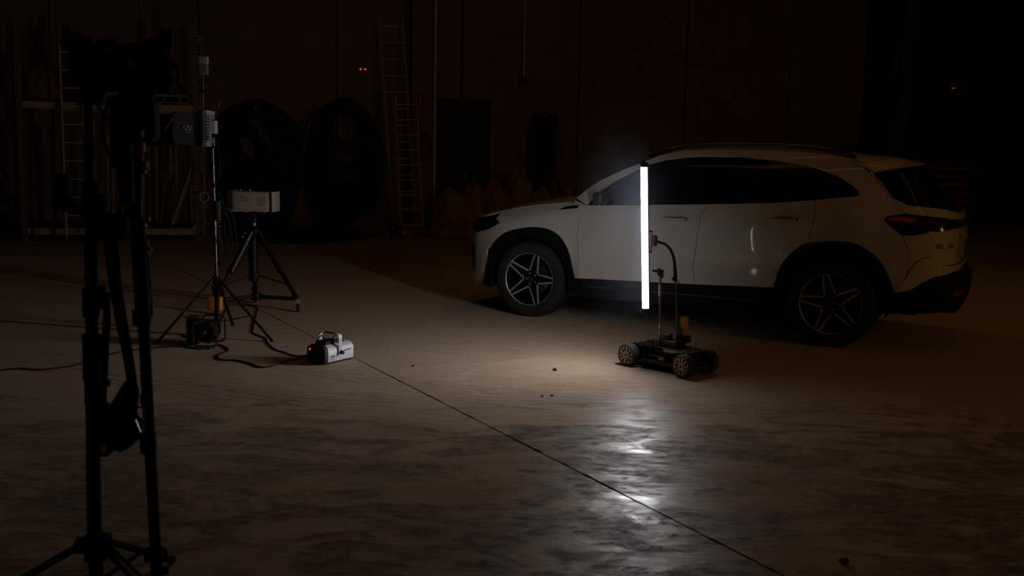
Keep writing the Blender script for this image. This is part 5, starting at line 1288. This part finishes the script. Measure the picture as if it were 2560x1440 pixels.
# small stones and rags on the floor
for i,(px,py,r) in enumerate(((1387,926,.016),(1033,916,.010),(1356,992,.008),(1380,990,.008),(2110,1408,.018))):
    g=gnd(px,py); bm=bmesh.new(); bmesh.ops.create_icosphere(bm,subdivisions=2,radius=r)
    for v in bm.verts: v.co*=1+.35*noise.noise(v.co*60+V(i*3,0,0)); v.co.z=v.co.z*.55
    zm=min(v.co.z for v in bm.verts)
    for v in bm.verts: v.co.z-=zm
    me=bpy.data.meshes.new('pebble'); bm.to_mesh(me); bm.free(); o=link('pebble',me,mat('pebble',(.05,.035,.025),.9,0,.3,60)); o.location=g
    tag(o,['dark pebble on the brightly lit floor left of the buggy','tiny pebble on the floor just right of the sawn joint','left of two tiny specks below the lit floor patch','right of two tiny specks below the lit floor patch','dark crumb on the floor near the lower right corner'][i],'pebble')
blk_keep,blkp_keep,fab_keep=blk,blkp,fabric
blk=mat('matt_black_metal',(.004,.004,.005),.8,0,spec=.12); blkp=mat('matt_black_plastic',(.004,.004,.005),.85,0,spec=.10); fabric=mat('matt_black_cloth',(.004,.004,.005),.95,0,spec=.05)
# ---------------------------------------------------------------- foreground stands (out of focus, near the camera)
GY=3.0
def G(px,py,Y=GY): return at(px,py,Y)
pxm=GY/FPX
fA=G(240,1300); fA=V(fA.x,fA.y,0)
sa=thing('grip_stand','black tripod grip stand nearest the camera, left of the pair','stand',fA)
def seg(name,x0,y0,x1,y1,w,m=blk,parent=None,Y=GY,n=14): return MB().cyl(G(x0,y0,Y),G(x1,y1,Y),w*Y/FPX/2,n=n).build(name,m,parent)
seg('lower_tube',236,1350,232,1000,36,blk,sa); seg('middle_tube',232,1010,226,590,31,blk,sa); seg('upper_tube',226,600,222,330,24,blk,sa)
seg('collar',228,792,227,722,42,blk,sa); seg('collar',231,950,229,836,46,blk,sa); seg('collar',232,1012,231,950,40,blk,sa)
MB().box(G(246,735),(.04,.03,.05),bev=.006).build('lock_lever',blkp,sa); MB().box(G(251,765),(.03,.02,.02),bev=.004).build('lock_knob',blkp,sa)
hub=G(238,1362); MB().cyl(hub+V(0,0,-.05),hub+V(0,0,.03),.034,n=16).build('leg_hub',blk,sa)
MB().cyl(V(hub.x,hub.y,.12),hub,.022,n=14).build('bottom_tube',blk,sa)
for i,a in enumerate((math.radians(190),math.radians(-25),math.radians(80))):
    d=V(math.cos(a),math.sin(a),0); s=hub+d*.045; f=V(hub.x,hub.y,0)+d*.46; f.z=.018
    lg=MB().bar(s,f,.030,.020,bev=.004).build('leg',blk,sa); MB().ball(f,.018,8).build('rubber_foot',rubber,lg)
    MB().box(hub+d*.035+V(0,0,.0),(.05,.05,.04),(d,V(-d.y,d.x,0),V(0,0,1)),bev=.006).build('leg_hinge',blk,sa)
    if i==1: MB().bar(s.lerp(f,.15)+V(.0,-.012,.010),s.lerp(f,.8)+V(0,-.012,.010),.010,.004).build('leg_highlight',mat('highlight_grey',(.22,.22,.24),.4,.5),sa)  # grey bar laid on the leg as a painted highlight
    MB().bar(V(hub.x,hub.y,.13)+d*.02,s.lerp(f,.55),.016,.008).build('brace',blk,sa)
# head of the left stand: pivot with T handles
seg('head_post',222,335,218,200,22,blk,sa)
m=MB(); m.box(G(210,165),(.075,.06,.10),bev=.015); m.box(G(200,112),(.060,.05,.045),bev=.01); m.bar(G(150,106),G(226,100),.018); m.cyl(G(183,118),G(183,88),.009,n=8); m.cyl(G(197,112),G(197,88),.008,n=8); m.ball(G(183,90),.012,8); m.ball(G(197,90),.010,8); m.build('grip_head',blk,sa)
MB().box(G(206,150),(.02,.05,.03),bev=.005).build('head_clamp',steel,sa)
m=MB(); m.cyl(G(200,205),G(202,160),.012,n=8); m.build('head_screw',mat('bright_screw',(.30,.30,.32),.35,.7),sa)
# camera with lens and battery between the two stands
cc=G(270,200,3.05); cg=thing('video_camera','dark silhouette of a video camera with lens hood on top of the foreground stands','camera',cc)
MB().box(G(262,172,3.05),(.11,.13,.10),bev=.02).build('camera_body',blkp,cg)
MB().lathe([(0,-.02),(.045,-.02),(.047,.06),(.052,.075),(.052,.11),(.044,.11),(.040,.07),(0,.07)],G(295,160,3.05),V(.75,-.55,.05),24).build('lens',blkp,cg)
MB().cyl(G(318,150,2.98),G(326,165,2.96),.011,n=10).build('lens_cap_screw',mat('bright_screw',(0,0,0)),cg)
MB().box(G(244,130,3.05),(.045,.05,.035),bev=.01).build('viewfinder',blkp,cg); MB().tube(spline([G(236,140,3.05),G(250,112,3.05),G(285,110,3.05),G(300,135,3.05)],5),.012,8).build('top_handle',blkp,cg)
MB().box(G(270,214,3.05),(.13,.10,.035),bev=.008).build('base_plate',blk,cg)
MB().box(G(232,220,3.05),(.05,.09,.10),bev=.01).build('battery',blkp,cg)
for y0,y1,x in ((225,300,285),(240,420,296)): MB().tube(spline([G(x-20,y0,3.03),G(x-40,(y0+y1)/2,3.02),G(x-8,y1,3.02)],6),.006,6).build('cable',rubber,cg)
# right stand
GC=3.1
fC=G(400,1400,GC); fC=V(fC.x,fC.y,0)
sb=thing('tripod_column','tall black telescopic column of the right foreground stand','stand',fC)
seg('upper_tube',335,236,343,560,42,blk,sb,GC); seg('middle_tube',343,555,358,800,37,blk,sb,GC); seg('lower_tube',358,790,392,1440,29,blk,sb,GC)
seg('collar',355,812,354,775,46,blk,sb,GC); seg('collar',371,1130,369,1084,42,blk,sb,GC); seg('collar',366,1010,365,985,30,blk,sb,GC)
MB().cyl(G(384,1398,GC),G(383,1372,GC),.03,n=14).build('collar',blk,sb); MB().tube(spline([G(398,1405,GC),G(412,1400,GC),G(414,1378,GC),G(402,1368,GC)],5),.006,6).build('lock_loop',blk,sb)
b0=G(394,1440,GC); MB().cyl(V(b0.x+.01,b0.y,.02),b0,.018,n=12).build('foot_tube',blk,sb); MB().lathe([(0,0),(.17,0),(.17,.012),(.03,.03),(0,.03)],(b0.x+.01,b0.y,0),(0,0,1),28).build('base_disc',blk,sb)
MB().cyl(G(402,1428,GC),G(420,1428,GC),.012,n=10).build('lock_knob',blk,sb)
# bright details down the right side of the column
strip=mat('lit_edge_grey',(.20,.20,.22),.35,.5)
seg('rod_and_lit_edge',356,385,353,545,7,mat('rod_silver',(.42,.42,.46),.4,.4),sb,GC-.06,8)
seg('rod_and_lit_edge',371,640,381,790,7,strip,sb,GC-.05,8); seg('rod_and_lit_edge',366,600,370,640,13,mat('rod_silver',(0,0,0)),sb,GC-.05,8)  # grey rods laid along the column stand for its lit edge
for x,y,r in ((359,428,.013),(363,410,.012),(366,420,.010),(361,565,.011),(369,548,.011),(376,622,.008)): MB().ball(G(x,y,GC-.06),r*.8,10).build('clamp_knob',mat('knob_grey',(.30,.30,.34),.4,.3),sb)
MB().cyl(G(352,380,GC-.06),G(351,358,GC-.06),.014,n=12).build('red_ring',mat('red_plastic',(.40,.03,.01),.5),sb); MB().cyl(G(353,344,GC-.05),G(352,326,GC-.05),.010,n=10).build('silver_knob',mat('knob_grey',(0,0,0)),sb)
m=MB(); m.box(G(352,300,GC),(.10,.08,.13),bev=.02); m.box(G(342,245,GC),(.09,.08,.08),bev=.02); m.build('tripod_head',blk,sb)
# dark follow-focus / gimbal arm at top right
ar=G(385,200,GC); g2=thing('camera_rig','black rig arm with round knobs rising above the right foreground stand','rig',ar)
m=MB(); m.cyl(G(364,240,GC),G(374,130,GC),.030,.022,n=12); m.bar(G(368,128,GC),G(432,98,GC),.030,.028,bev=.006) if False else m.bar(G(372,104,GC),G(431,103,GC),.022,.020,bev=.004); m.build('arm',blk,g2)
MB().cyl(G(424,120,GC),G(421,78,GC),.009,n=10).build('handle_post',blk,g2); MB().box(G(422,84,GC),(.024,.022,.022),bev=.005).build('handle_knob',blk,g2)
MB().box(G(392,135,GC),(.07,.06,.08),bev=.015).build('pivot_block',blk,g2)
MB().box(G(385,190,GC),(.12,.09,.10),bev=.03).build('monitor_back',blkp,g2); MB().bar(G(420,105,GC),G(422,160,GC),.006).build('thin_rod',blk,g2)
for k in range(3): MB().tube(spline([G(395,150+k*8,GC),G(425,148+k*10,GC),G(446,170+k*6,GC),G(448-4*k,205,GC)],6),.005,6).build('cable',rubber,g2)
MB().tube(spline([G(340,180,GC-.05),G(352,190,GC-.06),G(360,215,GC-.05),G(372,222,GC-.04),G(402,205,GC-.04)],6),.010,8).build('curved_bar',strip if False else blk,g2)
# cross bar and dark block low between the stands
cb=thing('rig_block','black camera cage block fixed between the two foreground columns','rig',G(280,560,3.05))
MB().box(G(275,565,3.05),(.13,.10,.075),bev=.02).build('block',blkp,cb); MB().bar(G(228,580,3.03),G(345,575,3.08),.028,.028,bev=.005).build('cross_bar',blk,cb)
m=MB(); m.box(G(160,470,3.0),(.032,.05,.085),bev=.010); m.box(G(163,512,3.0),(.05,.05,.035),bev=.010); m.bar(G(165,520,3.0),G(228,535,3.0),.020,.018); m.build('side_handle',blkp,cb)
m=MB(); m.box(G(232,495,3.02),(.045,.06,.10),bev=.012); m.box(G(236,520,3.02),(.06,.07,.08),bev=.012); m.build('battery_holder',blkp,cb)
m=MB(); m.box(G(300,330,3.06),(.05,.05,.22),bev=.015); m.box(G(318,430,3.06),(.04,.05,.20),bev=.015); m.build('upright_bracket',blk,cb)
# straps and hanging bag
def ribbon(pts,w,th,m,name,parent):
    "flat strap hanging in space, w wide in x"
    sp=spline(pts,7); mb=MB(); vs=[]
    N_=len(sp)
    for i,p in enumerate(sp):
        ww=w[0]+(w[1]-w[0])*i/(N_-1)
        for dx,dy in ((-ww/2,0),(ww/2,0),(ww/2,th),(-ww/2,th)): vs.append(p+V(dx,dy,0))
    fs=[]
    for i in range(N_-1):
        for k in range(4): l=(k+1)%4; fs.append((i*4+k,i*4+l,i*4+4+l,i*4+4+k))
    fs+=[(0,1,2,3),tuple(N_*4-4+q for q in (3,2,1,0))]
    mb.add(vs,fs); return mb.build(name,m,parent)
bg=thing('hanging_bag','black pouch hanging by wide straps between the foreground stands','bag',G(300,1130,3.05))
ribbon([G(275,590,3.05),G(283,680,3.05),G(300,790,3.05),G(317,880,3.05),G(328,950,3.05),G(330,990,3.05)],(.044,.026),.006,fabric,'strap',bg)
ribbon([G(264,738,3.02),G(266,800,3.02),G(261,870,3.02),G(256,960,3.02),G(250,1040,3.02)],(.020,.030),.006,fabric,'strap',bg)
MB().bar(G(238,737,3.02),G(272,737,3.02),.018,.012).build('strap_clip',blkp,bg); MB().box(G(264,958,3.02),(.028,.02,.022),bev=.004).build('strap_buckle',blkp,bg)
bm=bmesh.new(); bmesh.ops.create_icosphere(bm,subdivisions=4,radius=1)
o0=G(300,1050,3.05)
outl=[(316,950),(336,957),(341,985),(336,1040),(353,1060),(352,1090),(330,1115),(305,1128),(290,1118),(272,1140),(256,1136),(245,1110),(243,1010),(262,1018),(285,1000)]
# pouch: outline body with soft pillow depth
op=[G(x,y,3.05) for x,y in outl]; cxo=sum((p for p in op),V(0,0,0))/len(op)
mb=MB(); sp=spline(op,3,closed=True); n=len(sp); vs=[]; 
for k,(s,dy) in enumerate(((.55,-.055),(.85,-.045),(.97,-.02),(1,0),(.97,.02),(.85,.045),(.55,.055))):
    for p in sp: vs.append(cxo+(p-cxo)*s+V(0,dy+.004*noise.noise(p*20+V(k,0,0)),0))
fs=[(k*n+i,k*n+(i+1)%n,(k+1)*n+(i+1)%n,(k+1)*n+i) for k in range(6) for i in range(n)]
c1_=len(vs); vs+=[cxo+V(0,-.06,0),cxo+V(0,.06,0)]
fs+=[(i,c1_,(i+1)%n) for i in range(n)]+[(6*n+i,6*n+(i+1)%n,c1_+1) for i in range(n)]
mb.add(vs,fs); mb.build('pouch',fabric,bg,sharp=60); bm.free()
MB().box(G(257,1122,2.99),(.014,.01,.03),bev=.003).build('zip_pull',steel,bg); MB().bar(G(338,1050,3.0),G(349,1080,3.0),.010,.006).build('reflective_patch',mat('dull_patch',(.09,.09,.13),.35,.3),bg)
MB().tube(spline([G(352,1085,3.05),G(358,1060,3.06),G(360,1020,3.08),G(356,1016,3.08)],5),.003,6).build('cord',mat('grey_cord',(.25,.25,.25),.5),bg)
MB().tube([G(285,1015,3.05),G(365,1018,3.09)],.003,6).build('cord',rubber,bg)
# ---------------------------------------------------------------- haze volume shaped round the tube to imitate its glow and lens bloom
vm=bpy.data.materials.new('halo_haze'); vm.use_nodes=True; nt=vm.node_tree; nt.nodes.remove(nt.nodes['Principled BSDF'])
vs_=nt.nodes.new('ShaderNodeVolumePrincipled'); vs_.inputs['Color'].default_value=(.70,.80,1,1); vs_.inputs['Density'].default_value=HALO_DENSITY; vs_.inputs['Anisotropy'].default_value=.0
nt.links.new(vs_.outputs[0],nt.nodes['Material Output'].inputs['Volume'])
tcn=nt.nodes.new('ShaderNodeTexCoord'); ln=nt.nodes.new('ShaderNodeVectorMath'); ln.operation='LENGTH'; sc_=nt.nodes.new('ShaderNodeVectorMath'); sc_.operation='MULTIPLY'; sc_.inputs[1].default_value=(1/.62,1/.62,1/1.15)
nt.links.new(tcn.outputs['Object'],sc_.inputs[0]); nt.links.new(sc_.outputs[0],ln.inputs[0])
def mth(op,a,b):
    n=nt.nodes.new('ShaderNodeMath'); n.operation=op; n.use_clamp=op=='SUBTRACT'
    for i,x in enumerate((a,b)):
        if isinstance(x,(int,float)): n.inputs[i].default_value=x
        else: nt.links.new(x,n.inputs[i])
    return n.outputs[0]
f_=mth('SUBTRACT',1.0,ln.outputs['Value']); f_=mth('POWER',f_,1.6); nt.links.new(mth('MULTIPLY',f_,HALO_DENSITY),vs_.inputs['Density'])
if HALO_DENSITY>0:
    fogv=MB().ball((0,0,0),1,20,(.64,.64,1.12)).build('tube_halo',vm,smooth=False,local=True); fogv.location=(.95,7.05,1.13); tag(fogv,'thin bluish haze shaped as a glow around the light tube','haze',kind='stuff')
